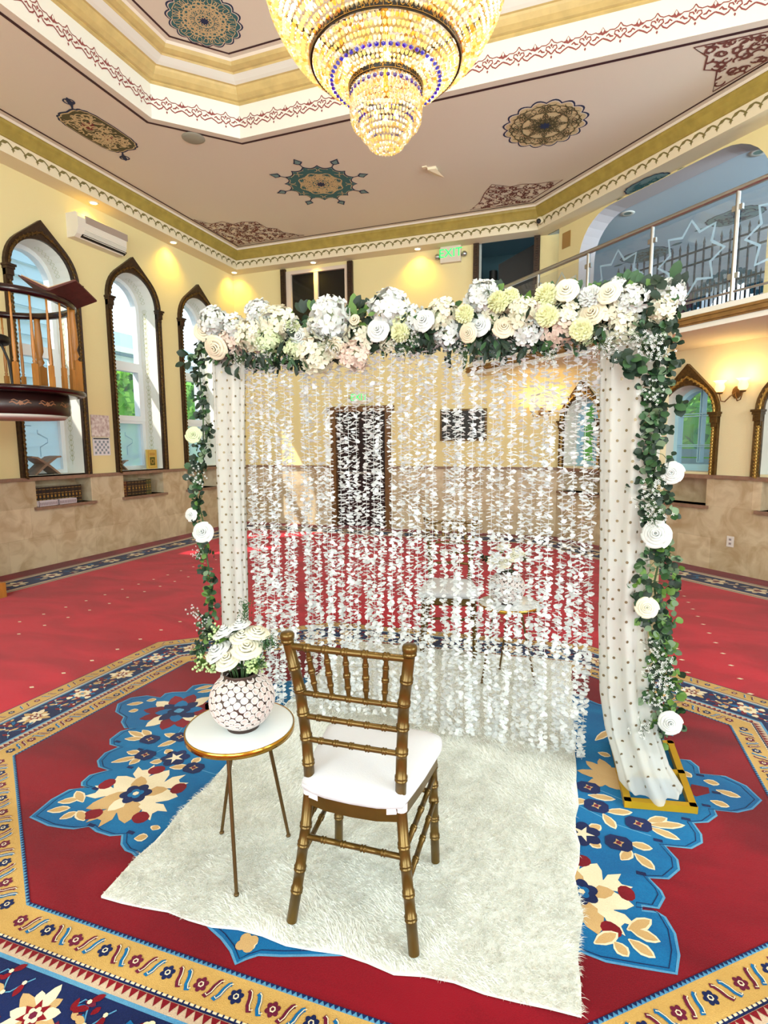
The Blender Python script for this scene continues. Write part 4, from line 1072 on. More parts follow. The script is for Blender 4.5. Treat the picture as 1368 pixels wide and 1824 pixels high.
def chiavari(label, loc, rotz):
    t = thing('chiavari_chair', label, 'chair', loc, rotz)
    for sg in (-1, 1):
        mb = MB()
        P = [(sg*.197, -.185, 0), (sg*.178, -.165, .14), (sg*.158, -.150, .30), (sg*.145, -.140, .45), (sg*.149, -.145, .58), (sg*.160, -.160, .75), (sg*.182, -.185, .905)]
        bamboo_path(mb, P, .0165, [.10, .17, .25, .31, .515, .60, .68, .755, .83], 14)
        mb.lathe([(.016, 0), (.0195, .003), (.0195, .009), (.017, .011), (.021, .014), (.0215, .026), (.018, .032), (.006, .034)], (sg*.184, -.187, .905), 14)
        mb.build('rear_leg', M_chair, t)
        mb = MB(); P = [(sg*.185, .185, 0), (sg*.180, .180, .18), (sg*.175, .172, .40)]
        bamboo_path(mb, P, .0155, [.10, .17, .24, .30, .37], 12); mb.build('front_leg', M_chair, t)
    def rail(z, bow, x, y, r, rings, name):
        mb = MB(); n = 12; P = [Vector((-x+2*x*i/n, y-bow*(1-(2*i/n-1)**2), z+.006*(1-(2*i/n-1)**2))) for i in range(n+1)]
        # rings where they fall along the curved rail
        pts = []; R = []
        for i in range(121):
            f = i/120*n; a = min(int(f), n-1); pts.append(P[a].lerp(P[a+1], f-a))
            d = min([abs(i/120-q) for q in rings]); dd = d*2*x
            R.append(r*(1.3 if .0022 < dd < .0062 else 1))
        mb.tube(pts, R, 8); return mb.build(name, M_chair, t)
    rail(.895, .016, .178, -.183, .0105, [1/6, 2/6, 3/6, 4/6, 5/6], 'top_rail')
    rail(.745, .014, .158, -.160, .0085, [1/6, 2/6, 3/6, 4/6, 5/6], 'back_rail')
    rail(.668, .012, .152, -.152, .0085, [1/6, 2/6, 3/6, 4/6, 5/6], 'back_rail')
    rail(.592, .011, .149, -.146, .0085, [1/6, 2/6, 3/6, 4/6, 5/6], 'back_rail')
    for i in range(1, 6):
        f = i/6; q = 1-(2*f-1)**2
        a = Vector((-.158+.316*f, -.160-.014*q, .75+.006*q)); b = Vector((-.178+.356*f, -.183-.016*q, .893+.006*q))
        mb = MB(); pts = []; R = []
        for j in range(61):
            g = j/60; pts.append(a.lerp(b, g)); d = min(abs(g-.22), abs(g-.5), abs(g-.78))*.15
            R.append((.0048+.0042*math.sin(math.pi*min(1, max(0, g)))**.7)*(1.28 if .0018 < d < .005 else 1))
        mb.tube(pts, R, 8); mb.build('spindle', M_chair, t)
    seat = [(-.150, -.155), (-.08, -.172), (0, -.176), (.08, -.172), (.150, -.155), (.178, 0), (.196, .15), (.185, .195), (.15, .212), (-.15, .212), (-.185, .195), (-.196, .15), (-.178, 0)]
    mb = MB(); mb.prism(seat, lambda u, v, d: (u, v, d), .385, .425); mb.build('seat_frame', M_chair, t)
    mb = MB()
    S2 = []
    for i, (x, y) in enumerate(seat):
        a = seat[i-1]; b = seat[(i+1) % len(seat)]; S2 += [(x*.96+.04*(a[0]+b[0])/2, y*.96+.04*(a[1]+b[1])/2), ((x+b[0])/2, (y+b[1])/2)]
    prof = [(.97, .424), (1.01, .43), (1.045, .442), (1.05, .450), (1.035, .452), (1.045, .456), (1.04, .464), (1.0, .472), (.9, .478), (.6, .484), (.3, .486), (.02, .486)]
    V = []; n = len(S2)
    for k_, z in prof:
        for i, (x, y) in enumerate(S2):
            wv = .003*math.sin(i*2.3+z*90) if .43 < z < .46 else 0
            V.append((x*(k_*1.03+wv*3), (y-.01)*(k_*1.01+wv*3)+.008, z+wv))
    mb.add(V, [(a*n+i, a*n+(i+1) % n, (a+1)*n+(i+1) % n, (a+1)*n+i) for a in range(len(prof)-1) for i in range(n)], 0, True)
    mb.add(V, [tuple(range(n))[::-1]], 0)
    cu = mb.build('cushion', M_cushion, t)
    for sg in (-1, 1):
        mb = MB(); c = (sg*.147, -.141)
        P = [(c[0]+.0185*math.cos(a), c[1]+.0185*math.sin(a)) for a in [2*math.pi*i/14 for i in range(14)]]
        V = [(x, y, z) for z in (.415, .44) for x, y in P]
        mb.add(V, [(i, (i+1) % 14, 14+(i+1) % 14, 14+i) for i in range(14)], 0, True)
        q = .021*sg
        mb.prism([(c[0]-q*.6, .436), (c[0]-q*3.4, .418), (c[0]-q*3.2, .400), (c[0]-q*.4, .414)], lambda u, v, d: (u, d, v), c[1]-.024, c[1]-.018)
        mb.build('cushion_tie', M_tie, cu)
    def st(name, a, b, k_=4):
        mb = MB(); bamboo(mb, a, b, .0088, [(i+1)/(k_+1) for i in range(k_)], 1.28, 8); mb.build(name, M_chair, t)
    st('stretcher', (-.160, -.155, .275), (.160, -.155, .275)); st('stretcher', (-.178, .178, .27), (.178, .178, .27))
    for sg in (-1, 1):
        st('stretcher', (sg*.162, -.150, .30), (sg*.179, .175, .33), 3); st('stretcher', (sg*.172, -.160, .20), (sg*.181, .178, .235), 3)
    return t
ch = chiavari('gold bamboo-style chair with white cushion in front of the petal curtain', (-.612, 1.545, RUGZ+.012), .05)
dup(ch, (-.862, 3.80, RUGZ+.012), math.pi+.2, 'gold bamboo-style chair with white cushion seen through the petal curtain')

# ------------------------------------------------------------------ round side tables
def side_table(label, loc, rotz):
    t = thing('side_table', label, 'side table', loc, rotz)
    mb = MB(); mb.lathe([(.0, .488), (.184, .488), (.184, .505), (.178, .5075), (0, .5076)], (0, 0, 0), 64, cap=False); mb.build('tabletop', M_top, t)
    mb = MB(); mb.lathe([(.1845, .486), (.1875, .486), (.1875, .506), (.1845, .507), (.1845, .486)], (0, 0, 0), 64, cap=False); mb.build('brass_edge', M_brass, t)
    for a in (-1.15, -3.58, 0.99):
        mb = MB(); f = Vector((.172*math.cos(a), .172*math.sin(a), 0)); h = Vector((.085*math.cos(a-.35), .085*math.sin(a-.35), .488))
        mb.tube([f+Vector((0, 0, .004)), f+Vector((0, 0, .008)), h], [.0072, .0060, .0072], 8); mb.lathe([(.009, 0), (.009, .006), (.006, .008)], tuple(f), 8)
        mb.build('leg', M_leg, t)
    return t
tb = side_table('round white side table with brass edge beside the near gold chair', (-1.092, 1.535, RUGZ+.01), 0)
dup(tb, (-.385, 3.36, RUGZ+.01), 1.0, 'round white side table with brass edge behind the petal curtain')

# ------------------------------------------------------------------ vases with carved cells
M_vdark = mat('dark_brown_glaze', (66, 50, 44), .35); M_vcell = mat('white_glazed_cell', (222, 214, 210), .18); M_vin = mat('pinkish_cell_hollow', (206, 190, 186), .3)
def vase(label, loc, rot):
    t = thing('vase', label, 'vase', loc, rot)
    mb = MB(); P = [(.0, .0), (.055, .0)]+[(.109*math.sin(a), .100-.099*math.cos(a)) for a in [.5+.107*i for i in range(21)]]
    P += [(.062, .196), (.060, .200), (.056, .200), (.054, .19)]
    mb.lathe(P, (0, 0, 0), 64, cap=False); mb.lathe([(.054, .19), (.09, .15), (.05, .02), (0, .015)], (0, 0, 0), 32, cap=False)
    b = mb.build('body', M_vdark, t)
    rv = random.Random(6); pts = []; N = 250
    for i in range(N):
        z = 1-2*(i+.5)/N; r = math.sqrt(1-z*z); a = i*2.39996; p = Vector((r*math.cos(a)+rv.uniform(-.035, .035), r*math.sin(a)+rv.uniform(-.035, .035), z+rv.uniform(-.035, .035))).normalized()
        if p.z < .88 and p.z > -.93: pts.append(p)
    mb = MB()
    for i, p in enumerate(pts):
        X = Vector((0, 0, 1)).cross(p).normalized(); Y = p.cross(X); nb = sorted([(q-p) for k, q in enumerate(pts) if k != i], key=lambda v: v.length)[:9]
        ring = []
        for k in range(12):
            d = X*math.cos(k*math.pi/6)+Y*math.sin(k*math.pi/6); lim = .13
            for v in nb:
                h = v.length; c_ = d.dot(v)/h
                if c_ > .05: lim = min(lim, (h*.5-.0035)/c_)
            ring.append(d*lim)
        # soften the corners
        ring = [(ring[k-1]+ring[k]*5+ring[(k+1) % 12])/7 for k in range(12)]
        def S3(v, lift):
            w = (p+v).normalized(); rr_ = .1195 if True else 0
            return (w.x*(.1095+lift), w.y*(.1095+lift), .100+w.z*(.0995+lift))
        o1 = [S3(v, .0002) for v in ring]; o2 = [S3(v*.93, .0026) for v in ring]; o3 = [S3(v*.74, .0022) for v in ring]; o4 = [S3(v*.35, .0004) for v in ring]
        n = 12; V = o1+o2+o3+o4+[S3(p*0, .0001)]
        F = [(r_*n+k, r_*n+(k+1) % n, (r_+1)*n+(k+1) % n, (r_+1)*n+k) for r_ in range(2) for k in range(n)]; mb.add(V, F, 0, True)
        mb.add(V, [(2*n+k, 2*n+(k+1) % n, 3*n+(k+1) % n, 3*n+k) for k in range(n)]+[(3*n+k, 3*n+(k+1) % n, 4*n) for k in range(n)], 1, True)
    mb.build('carved_cells', [M_vcell, M_vin], b)
    return t
VZ = RUGZ+.01+.5078
v0 = vase('round white vase carved with dark-lined cells on the near side table', (-1.075, 1.528, VZ), .4)
dup(v0, (-.40, 3.34, VZ), 2.0, 'round white vase carved with dark-lined cells on the table behind the curtain')

# ------------------------------------------------------------------ artificial flowers
def fab(name, rgb, transl=.16): return mat(name, rgb, .8, transl=transl)
P_white = fab('petal_white', (214, 217, 214)); P_cream = fab('petal_cream', (222, 210, 184)); P_blush = fab('petal_blush', (222, 200, 186))
P_yel = fab('petal_pale_yellow', (222, 224, 178)); P_ivory = fab('petal_ivory', (226, 222, 200)); P_green = fab('petal_green_white', (206, 216, 176))
L_dark = mat('leaf_dark_green', (22, 48, 30), .55, noise=.3, nscale=30, transl=.12); L_mid = mat('leaf_mid_green', (46, 84, 44), .55, transl=.2)
L_lite = mat('leaf_fresh_green', (98, 136, 58), .55, transl=.3); L_sage = mat('leaf_sage_green', (112, 136, 104), .7, transl=.2); M_stem = mat('stem_green', (58, 84, 44), .7)
def petal_surf(mb, az, span, Ri, Hi, lip, z0=0.0, mi=0, nu=6, nv=5, wav=0.0, ph=0.0):
    V = []
    for j in range(nv+1):
        v = j/nv; rho = Ri*(1-(1-v)**2)**.5+lip*max(0, v-.7)*2.2; z = z0+Hi*v-lip*1.6*max(0, v-.75)
        for i in range(nu+1):
            u = -1+2*i/nu; a = az+u*span*(1-.35*v**3); e = 1-.10*(u*u)*v
            zz = z*(1-.22*u*u*v**2)+wav*math.sin(3*u+ph)*v
            V.append((rho*e*math.cos(a), rho*e*math.sin(a), zz))
    w = nu+1; mb.add(V, [(j*w+i, j*w+i+1, (j+1)*w+i+1, (j+1)*w+i) for j in range(nv) for i in range(nu)], mi, True)
def mk_rose(R, seed, bud=False):
    """rings of cupped petals with rolled lips round a tight heart"""
    rg_ = random.Random(seed); mb = MB(); nu, nv = 6, 6; rings = [(.15, 3), (.31, 4), (.50, 5), (.74, 5), (1.0, 6)]
    if bud: rings = [(.16, 3), (.34, 4), (.55, 4)]
    for q, (rm, cnt) in enumerate(rings):
        t = q/4
        for i in range(cnt):
            az = 2*math.pi*i/cnt+q*.7+seed+rg_.uniform(-.15, .15); span = math.pi/cnt*(1.5-.04*q); V = []; ph = rg_.uniform(0, 6); hz = R*(.70-.46*t+rg_.uniform(-.04, .04)); rr_ = R*rm*rg_.uniform(.94, 1.06)
            for j in range(nv+1):
                v = j/nv
                if v <= .7: w_ = v/.7; rho = rr_*(.30+.58*w_**1.4); z = hz*w_**.8-R*.12*(1-w_)
                else: w_ = (v-.7)/.3; rho = rr_*.88+R*(.03+.13*t+.04)*math.sin(w_*1.57)*1.1; z = hz+R*.03*math.sin(w_*3.14)-R*(.05+.10*t)*w_*w_
                for k in range(nu+1):
                    u = -1+2*k/nu; a = az+u*span*(1-.12*v**3); e = 1+.05*u*(1 if q % 2 else -1)
                    V.append((rho*e*math.cos(a), rho*e*math.sin(a), z*(1-.14*u*u*v)+R*.02*math.sin(3*u+ph)*v))
            w = nu+1; mb.add(V, [(j*w+k, j*w+k+1, (j+1)*w+k+1, (j+1)*w+k) for j in range(nv) for k in range(nu)], 0, True)
    mb.ball((0, 0, -R*.10), R*.34, 8, 5, 0); mb.ball((0, 0, R*.3), R*.09, 6, 4, 0)
    return mb
def mk_hydrangea(R, seed, squash=.75, n=34, ps=.36):
    rg_ = random.Random(seed); mb = MB(); mb.ball((0, 0, -R*.2), R*.62, 10, 6, 1, (1, 1, squash))
    for i in range(n):
        z = 1-1.5*(i+.5)/n; r = math.sqrt(max(0, 1-z*z)); a = i*2.39996+rg_.uniform(-.3, .3)
        nrm = Vector((r*math.cos(a), r*math.sin(a), z)); nrm = (nrm+Vector([rg_.uniform(-.4, .4) for _ in range(3)])).normalized()
        c = Vector((r*math.cos(a), r*math.sin(a), z*squash))*R*rg_.uniform(.72, .95); X = nrm.orthogonal().normalized(); Y = nrm.cross(X)
        b = rg_.uniform(0, 1.6); L = R*ps*rg_.uniform(.85, 1.2)
        for k in range(4):
            q = b+k*math.pi/2; d = X*math.cos(q)+Y*math.sin(q); s_ = nrm.cross(d); w = L*.56; cu = rg_.uniform(-.1, .35)
            V = [c, c+d*L*.35+s_*w*.6+nrm*L*.10, c+d*L*.8+s_*w*.8+nrm*L*(.12+cu), c+d*L*1.05+nrm*L*cu*.8, c+d*L*.8-s_*w*.8+nrm*L*(.12+cu*.6), c+d*L*.35-s_*w*.6+nrm*L*.10, c+d*L*.6+nrm*L*.02]
            mb.add(V, [(0, 1, 6), (1, 2, 6), (2, 3, 6), (3, 4, 6), (4, 5, 6), (5, 0, 6)], 0, True)
        mb.ball(tuple(c+nrm*L*.06), L*.09, 5, 3, 1)
    return mb
def mk_pompon(R, seed):
    rg_ = random.Random(seed); mb = MB(); mb.ball((0, 0, 0), R*.6, 10, 6, 0, (1, 1, .8)); n = 90
    for i in range(n):
        z = 1-1.55*(i+.5)/n; r = math.sqrt(max(0, 1-z*z)); a = i*2.39996; nrm = Vector((r*math.cos(a), r*math.sin(a), z*.85)).normalized()
        X = Vector((0, 0, 1)).cross(nrm); X = X.normalized() if X.length > .05 else Vector((1, 0, 0)); Y = nrm.cross(X)
        c = nrm*R*.55; L = R*rg_.uniform(.38, .5); w = R*.17; X = (X+Y*rg_.uniform(-.5, .5)).normalized(); Y = nrm.cross(X)
        V = [c-X*w*.4, c+X*w*.4, c+nrm*L*.7+X*w+Y*w*.3, c+nrm*L+X*w*.5+Y*w*.1, c+nrm*L-X*w*.5-Y*w*.1, c+nrm*L*.7-X*w+Y*w*.3]
        mb.add(V, [(0, 1, 2, 5), (2, 3, 4, 5)], 0, True)
    return mb
def mk_breath(R, seed, n=26):
    rg_ = random.Random(seed); mb = MB()
    for i in range(n):
        p = Vector([rg_.gauss(0, .5) for _ in range(3)])*R; p.z = abs(p.z)+.1*R
        mb.tube([(0, 0, -R*.6), tuple(p*.5), tuple(p)], R*.018, 4, 1, cap=False)
        s_ = R*.085
        for k in range(4):
            a = k*1.57+i; mb.add([p, p+Vector((math.cos(a)*s_, math.sin(a)*s_, s_*.5)), p+Vector((math.cos(a+.9)*s_, math.sin(a+.9)*s_, s_*.7)), p+Vector((math.cos(a+.5)*s_*1.7, math.sin(a+.5)*s_*1.7, s_*.8))], [(0, 1, 3, 2)], 0, True)
    return mb
PROTO = {}
def flower(kind, R, col, pos, dirv, parent, name, seed=0, roll=0.0):
    """pos in world space; the bloom faces dirv"""
    key = (kind, col.name, seed % 3)
    if key not in PROTO:
        if kind == 'rose': mb, ms = mk_rose(1, seed % 3), [col]
        elif kind == 'bud': mb, ms = mk_rose(1, seed % 3, True), [col]
        elif kind == 'hyd': mb, ms = mk_hydrangea(1, seed % 3+5), [col, P_green]
        elif kind == 'pom': mb, ms = mk_pompon(1, seed % 3), [col]
        else: mb, ms = mk_breath(1, seed % 3), [P_white, M_stem]
        o = mb.build(name, ms); PROTO[key] = o.data
    else:
        o = bpy.data.objects.new(name, PROTO[key]); COL.objects.link(o)
    q = Vector(dirv).normalized().to_track_quat('Z', 'Y')
    p = Vector(pos)
    if parent is not None:
        o.parent = parent; p = p-Vector(parent.location)
    o.matrix_basis = Matrix.Translation(p) @ q.to_matrix().to_4x4() @ Matrix.Rotation(roll, 4, 'Z') @ Matrix.Diagonal((R, R, R, 1))
    return o
def leaf(mb, p, d, n, L, w, mi, rnd=False):
    """one leaf blade from p along d with normal n, folded on its midrib"""
    p = Vector(p); d = Vector(d).normalized(); n = Vector(n); n = n-d*n.dot(d)
    n = n.normalized() if n.length > 1e-4 else d.orthogonal().normalized(); s_ = d.cross(n)
    pr = [(.0, .02), (.2, .62), (.5, 1), (.8, .78), (1, .12)] if rnd else [(.0, .03), (.22, .6), (.5, 1.0), (.78, .6), (1, .02)]
    V = []
    for t_, h in pr:
        b = p+d*L*t_-n*L*.12*t_*t_; V += [b+s_*w*.5*h+n*w*.10*h, b, b-s_*w*.5*h+n*w*.10*h]
    F = []
    for i in range(len(pr)-1): a = i*3; F += [(a, a+1, a+4, a+3), (a+1, a+2, a+5, a+4)]
    mb.add(V, F, mi, True)

# bouquet in the near vase: each rose and sprig stands in the vase
def WY(px, py, Y):
    d = ray(px, py); t_ = Y/d[1]; return (d[0]*t_, Y, EYE+d[2]*t_)
VX, VY = v0.location.x, v0.location.y; VT = VZ+.2
roses = [((-.015, -.045, .055), .044, P_ivory, 'lowest white rose at the front of the vase bouquet'),
         ((-.062, -.030, .070), .045, P_white, 'full white rose leaning left at the front of the vase bouquet'),
         ((.038, -.015, .088), .047, P_ivory, 'broad ivory rose on the right of the vase bouquet'),
         ((-.062, .010, .125), .042, P_white, 'white rose with green sepals at the upper left of the vase bouquet'),
         ((-.015, .025, .150), .036, P_white, 'topmost small white rose of the vase bouquet'),
         ((.044, .035, .125), .041, P_ivory, 'white rose at the upper right back of the vase bouquet'),
         ((.005, .010, .115), .042, P_ivory, 'cream rose in the middle of the vase bouquet'),
         ((-.088, -.020, .065), .034, P_white, 'small white rosebud at the far left of the vase bouquet')]
def stemmed(idx, off, R, col, lab, VX, VY, VT, grp=None):
    p = Vector((VX+off[0], VY+off[1], VT+off[2])); base = Vector((VX+off[0]*.12, VY+off[1]*.12, VT-.09))
    t = thing('rose', lab, 'flower', tuple(base), 0, grp)
    dv = Vector((off[0]*5, off[1]*5-.22, .55+off[2]*2))
    flower('rose', R, col, p, dv, t, 'bloom', idx)
    mb = MB(); neck = Vector((VX+off[0]*.35, VY+off[1]*.35, VT)); mb.tube([base, neck, p-dv.normalized()*R*.3], .0025, 6); so_ = mb.build('stem', M_stem, t, world=True)
    mb = MB()
    for k in range(4):
        a = k*1.57+idx; leaf(mb, p-dv.normalized()*R*.35, (math.cos(a), math.sin(a), -.1), (0, 0, 1), R*1.1, R*.55, 0)
    mb.build('sepal', L_lite if idx == 3 else L_mid, t, world=True)
for i, (off, R, col, lab) in enumerate(roses): stemmed(i, off, R, col, lab, VX, VY, VT)
def sprig(lab, tip, kind, seed, VX=VX, VY=VY, VT=VT, grp=None):
    rg_ = random.Random(seed); base = Vector((VX+tip[0]*.1, VY+tip[1]*.1, VT-.09)); tp = Vector((VX+tip[0], VY+tip[1], VT+tip[2]))
    t = thing('greenery_sprig', lab, 'greenery', tuple(base), 0, grp)
    mid = Vector((VX+tip[0]*.35, VY+tip[1]*.35, VT+tip[2]*.55+.01))
    P = [base.lerp(mid, f/4) if f < 4 else mid.lerp(tp, (f-4)/5) for f in range(10)]
    mb = MB(); mb.tube(P, .0016, 5); mb.build('stem', M_stem, t, world=True)
    mb = MB(); D = (tp-mid).normalized()
    for i in range(80 if kind == 'berry' else 48):
        f = rg_.uniform(.15, 1.05); c = mid.lerp(tp, f); a = rg_.uniform(0, 6.28); d = (D*.6+D.orthogonal().normalized()*math.cos(a)+D.cross(D.orthogonal().normalized())*math.sin(a))
        if kind == 'fern':
            for q in range(4): leaf(mb, c+d*.008*q, D*.8+d.cross(D)*(1 if q % 2 else -1), d, .012, .0035, 0)
        elif kind == 'berry':
            e = c+d*rg_.uniform(.015, .03); mb.tube([c, e], .0009, 4, 0, False); mb.ball(tuple(e), .0048, 6, 4, 1)
            if rg_.random() < .5: leaf(mb, c, d, (0, 0, 1), .02, .012, 0, True)
        else: leaf(mb, c, d, (0, 0, 1), .034, .028, 0 if rg_.random() < .6 else 1, True)
    mb.build('foliage', {'fern': [L_mid, L_lite], 'berry': [L_lite, mat('pale_green_berry', (176, 200, 140), .5)], 'round': [L_dark, L_sage]}[kind], t, world=True)
sprig('fern frond standing tallest above the vase bouquet', (-.02, .07, .21), 'fern', 1)
sprig('feathery fern spray reaching right of the vase bouquet', (.115, .02, .11), 'fern', 2)
sprig('feathery fern spray drooping right over the vase rim', (.10, -.02, .055), 'fern', 3)
sprig('green fern spray between the roses and the near chair', (.085, .04, .10), 'fern', 12)
sprig('leafy berry spray under the right roses of the vase bouquet', (.085, -.03, .045), 'berry', 13)
sprig('pale green berry spray hanging left over the vase rim', (-.14, -.03, .02), 'berry', 4)
sprig('pale green berry spray at the upper left of the vase bouquet', (-.12, .03, .11), 'berry', 5)
sprig('round-leaved spray reaching farthest left of the vase bouquet', (-.17, .05, .11), 'round', 6)
sprig('dark round-leaved spray under the left roses of the vase bouquet', (-.11, .0, .045), 'round', 7)
bx, by = -.40, 3.34
G2_ = 'flowers in the vase behind the petal curtain'
for i, off in enumerate([(-.015, -.045, .055), (-.070, -.030, .075), (.038, -.015, .088), (-.03, .02, .14), (.06, .03, .11)]):
    stemmed(i, off, .046, P_ivory, 'white rose in the vase behind the petal curtain', bx, by, VT, G2_)
sprig('green spray left of the roses behind the petal curtain', (-.15, -.0, .07), 'round', 8, bx, by, VT)
sprig('green spray right of the roses behind the petal curtain', (.12, .0, .09), 'fern', 9, bx, by, VT)

# ------------------------------------------------------------------ backdrop frame
BY = 2.60; TOPZ = 2.03
t = thing('backdrop_frame', 'gold metal wedding backdrop frame carrying the flower garland and curtains', 'frame', (-.8, BY, 0))
M_gframe = mat('gold_painted_frame', (188, 148, 22), .4, .35); M_post = mat('beige_post', (186, 168, 130), .5)
mb = MB()
for x, y in ((.325, 2.64), (.285, 2.60)): mb.box((x-.018, y-.018, .03), (x+.018, y+.018, TOPZ))
mb.build('post', M_post, t, world=True)
mb = MB(); mb.box((-1.925, BY+.0, .03), (-1.885, BY+.05, TOPZ)); mb.build('post', M_post, t, world=True)
mb = MB(); mb.box((-1.925, BY, TOPZ-.0), (.345, BY+.035, TOPZ+.03)); mb.build('top_bar', M_gframe, t, world=True)
def base_frame(c, quad):
    mb = MB(); q = [Vector((*p, 0)) for p in quad]; w = .028
    segs = [(q[0], q[1]), (q[1], q[2]), (q[2], q[3]), (q[3], q[0]), (q[0].lerp(q[3], .48), q[1].lerp(q[2], .48))]
    for a, b in segs:
        d = (b-a).normalized(); nn = Vector((-d.y, d.x, 0)); a = a-d*w*.5; b = b+d*w*.5
        mb.prism([(0, -w/2), ((b-a).length, -w/2), ((b-a).length, w/2), (0, w/2)], lambda u, v, h, a=a, d=d, nn=nn: tuple(a+d*u+nn*v+Vector((0, 0, h))), .003, .033)
    return mb.build('base', M_gframe, t, world=True)
base_frame(None, [(.235, 2.325), (.485, 2.375), (.47, 2.875), (.205, 2.80)])
base_frame(None, [(-1.96, 2.46), (-1.80, 2.46), (-1.80, 2.74), (-1.96, 2.74)])

# dotted tulle columns
M_tulle = see_through('white_tulle', (228, 230, 226), .68, gloss=.0, transl=.4)
M_tdot = mat('gold_glitter_dot', (118, 104, 78), .4, .6)
def tulle(name, label, rows, foot, seed, loc, nx=64):
    """rows: (z, centre x, half width, centre y, half depth)"""
    t = thing(name, label, 'curtain', loc); rg_ = random.Random(seed); mb = MB(); V = []; n = nx
    ph = [rg_.uniform(0, 6.28) for _ in range(4)]
    def P(f, z, cx, hw, cy, hd):
        a = 2*math.pi*f; pl = 1+.05*math.sin(9*a+ph[0]+z*.7)+.035*math.sin(17*a+ph[1]-z*1.1)+.02*math.sin(5*a+z*3+ph[2])
        return (cx+hw*math.cos(a)*pl, cy+hd*math.sin(a)*pl*(1+.25*math.sin(6*a+ph[3])), z)
    for r_ in rows:
        for i in range(n): V.append(P(i/n, *r_))
    m = len(rows); mb.add(V, [(j*n+i, j*n+(i+1) % n, (j+1)*n+(i+1) % n, (j+1)*n+i) for j in range(m-1) for i in range(n)], 0, True)
    mb.build('cloth', M_tulle, t, world=True)
    mb = MB(); k = 0
    zs = np.array([r_[0] for r_ in rows])
    z = rows[-1][0]+.02 if rows[-1][0] < rows[0][0] else rows[0][0]
    zt = max(zs); z = min(zs)+.05; k = 0
    R = sorted(rows)
    while z < zt-.02:
        j = next(i for i in range(len(R)-1) if R[i][0] <= z <= R[i+1][0]); f = (z-R[j][0])/max(1e-6, R[j+1][0]-R[j][0])
        rr = [R[j][q]+(R[j+1][q]-R[j][q])*f for q in range(5)]
        for i in range(11):
            g = (i+(.5 if k % 2 else 0))/11+rg_.uniform(-.012, .012); a = P(g, *rr); b = P(g+.002, *rr)
            c = Vector(a); tx = (Vector(b)-c).normalized(); nn = tx.cross(Vector((0, 0, 1))); c = c+nn*.0015
            s_ = .0068; mb.add([c+(tx*math.cos(q)+Vector((0, 0, 1))*math.sin(q))*s_ for q in [math.pi*w/3 for w in range(6)]], [tuple(range(6))], 0)
        z += .043; k += 1
    d = mb.build('glitter_dots', M_tdot, t, world=True); d['kind'] = 'stuff'
    return t
tulle('tulle_drape', 'dotted white tulle drape pooling on the gold base at the right end of the backdrop',
      [(2.02, .19, .125, 2.59, .06), (1.6, .195, .118, 2.585, .06), (1.1, .195, .098, 2.58, .058), (.7, .20, .095, 2.565, .06), (.4, .225, .105, 2.54, .07), (.25, .25, .105, 2.51, .08), (.14, .29, .105, 2.47, .10), (.07, .325, .12, 2.44, .12), (.045, .335, .105, 2.43, .105)], None, 3, (.19, 2.59, .045))
tulle('tulle_drape', 'dotted white tulle drape hanging at the left end of the backdrop',
      [(2.02, -1.82, .10, 2.59, .05), (1.5, -1.835, .088, 2.59, .05), (1.0, -1.84, .082, 2.59, .05), (.5, -1.845, .08, 2.59, .05), (.2, -1.85, .085, 2.58, .055), (.04, -1.86, .10, 2.57, .07)], None, 4, (-1.82, 2.59, .03))

# ------------------------------------------------------------------ petal curtain
M_petalp = mat('white_paper_petal', (242, 245, 246), .85, transl=.4)
t = thing('petal_curtain', 'see-through curtain of white petal strands hanging from the flower garland', 'curtain', (-.82, BY-.02, TOPZ))
rgc = np.random.default_rng(12)
def strand_mesh(ztop, zbot, seed):
    rg_ = np.random.default_rng(seed); V = []; F = []; z = ztop-.02
    z -= rg_.uniform(0, .02)
    ph = rg_.uniform(0, 6.28)
    while z > zbot:
        sway = .006*math.sin(z*7+ph); c = np.array([sway, .006*math.cos(z*5+ph), z])
        a0 = rg_.uniform(0, 6.28); npet = 3 if rg_.random() < .45 else 4; tx, ty = rg_.normal(0, .22, 2)
        for k in range(npet):
            a = a0+k*2*math.pi/npet+rg_.uniform(-.3, .3); L = rg_.uniform(.019, .026); w = L*.52
            up = rg_.uniform(-.5, .5)
            d = np.array([math.cos(a)*math.cos(up), math.sin(a)*math.cos(up), math.sin(up)+tx*math.cos(a)+ty*math.sin(a)]); s_ = np.array([-math.sin(a), math.cos(a), rg_.uniform(-.45, .45)])
            o = len(V); cu = rg_.uniform(-.25, .25)*L
            V += [c, c+d*L*.45+s_*w, c+d*L*.95+s_*w*.8+np.array([0, 0, cu]), c+d*L*1.1+np.array([0, 0, cu*.7]), c+d*L*.9-s_*w*.85+np.array([0, 0, cu]), c+d*L*.4-s_*w*.95]
            F += [(o, o+1, o+2, o+3), (o, o+3, o+4, o+5)]
        z -= rg_.uniform(.014, .020)
    o = len(V); r = .0009
    for zz in (ztop+.02, zbot-.005):
        V += [np.array([r, 0, zz]), np.array([-r*.5, r, zz]), np.array([-r*.5, -r, zz])]
    F += [(o, o+1, o+4, o+3), (o+1, o+2, o+5, o+4), (o+2, o, o+3, o+5)]
    return V, F
SX = list(np.linspace(-1.70, .06, 40))
for i, x in enumerate(SX):
    x += rgc.uniform(-.009, .009); y = BY-.03+rgc.uniform(-.022, .022)
    zb = .035 if x < .0 else .02
    zb += rgc.uniform(0, .05)
    V, F = strand_mesh(TOPZ, zb, 100+i)
    o_ = np.array([x, y, 0])
    mb = MB(); mb.add([v+o_ for v in V], F, 0, False); mb.build('petal_strand', M_petalp, t, world=True)

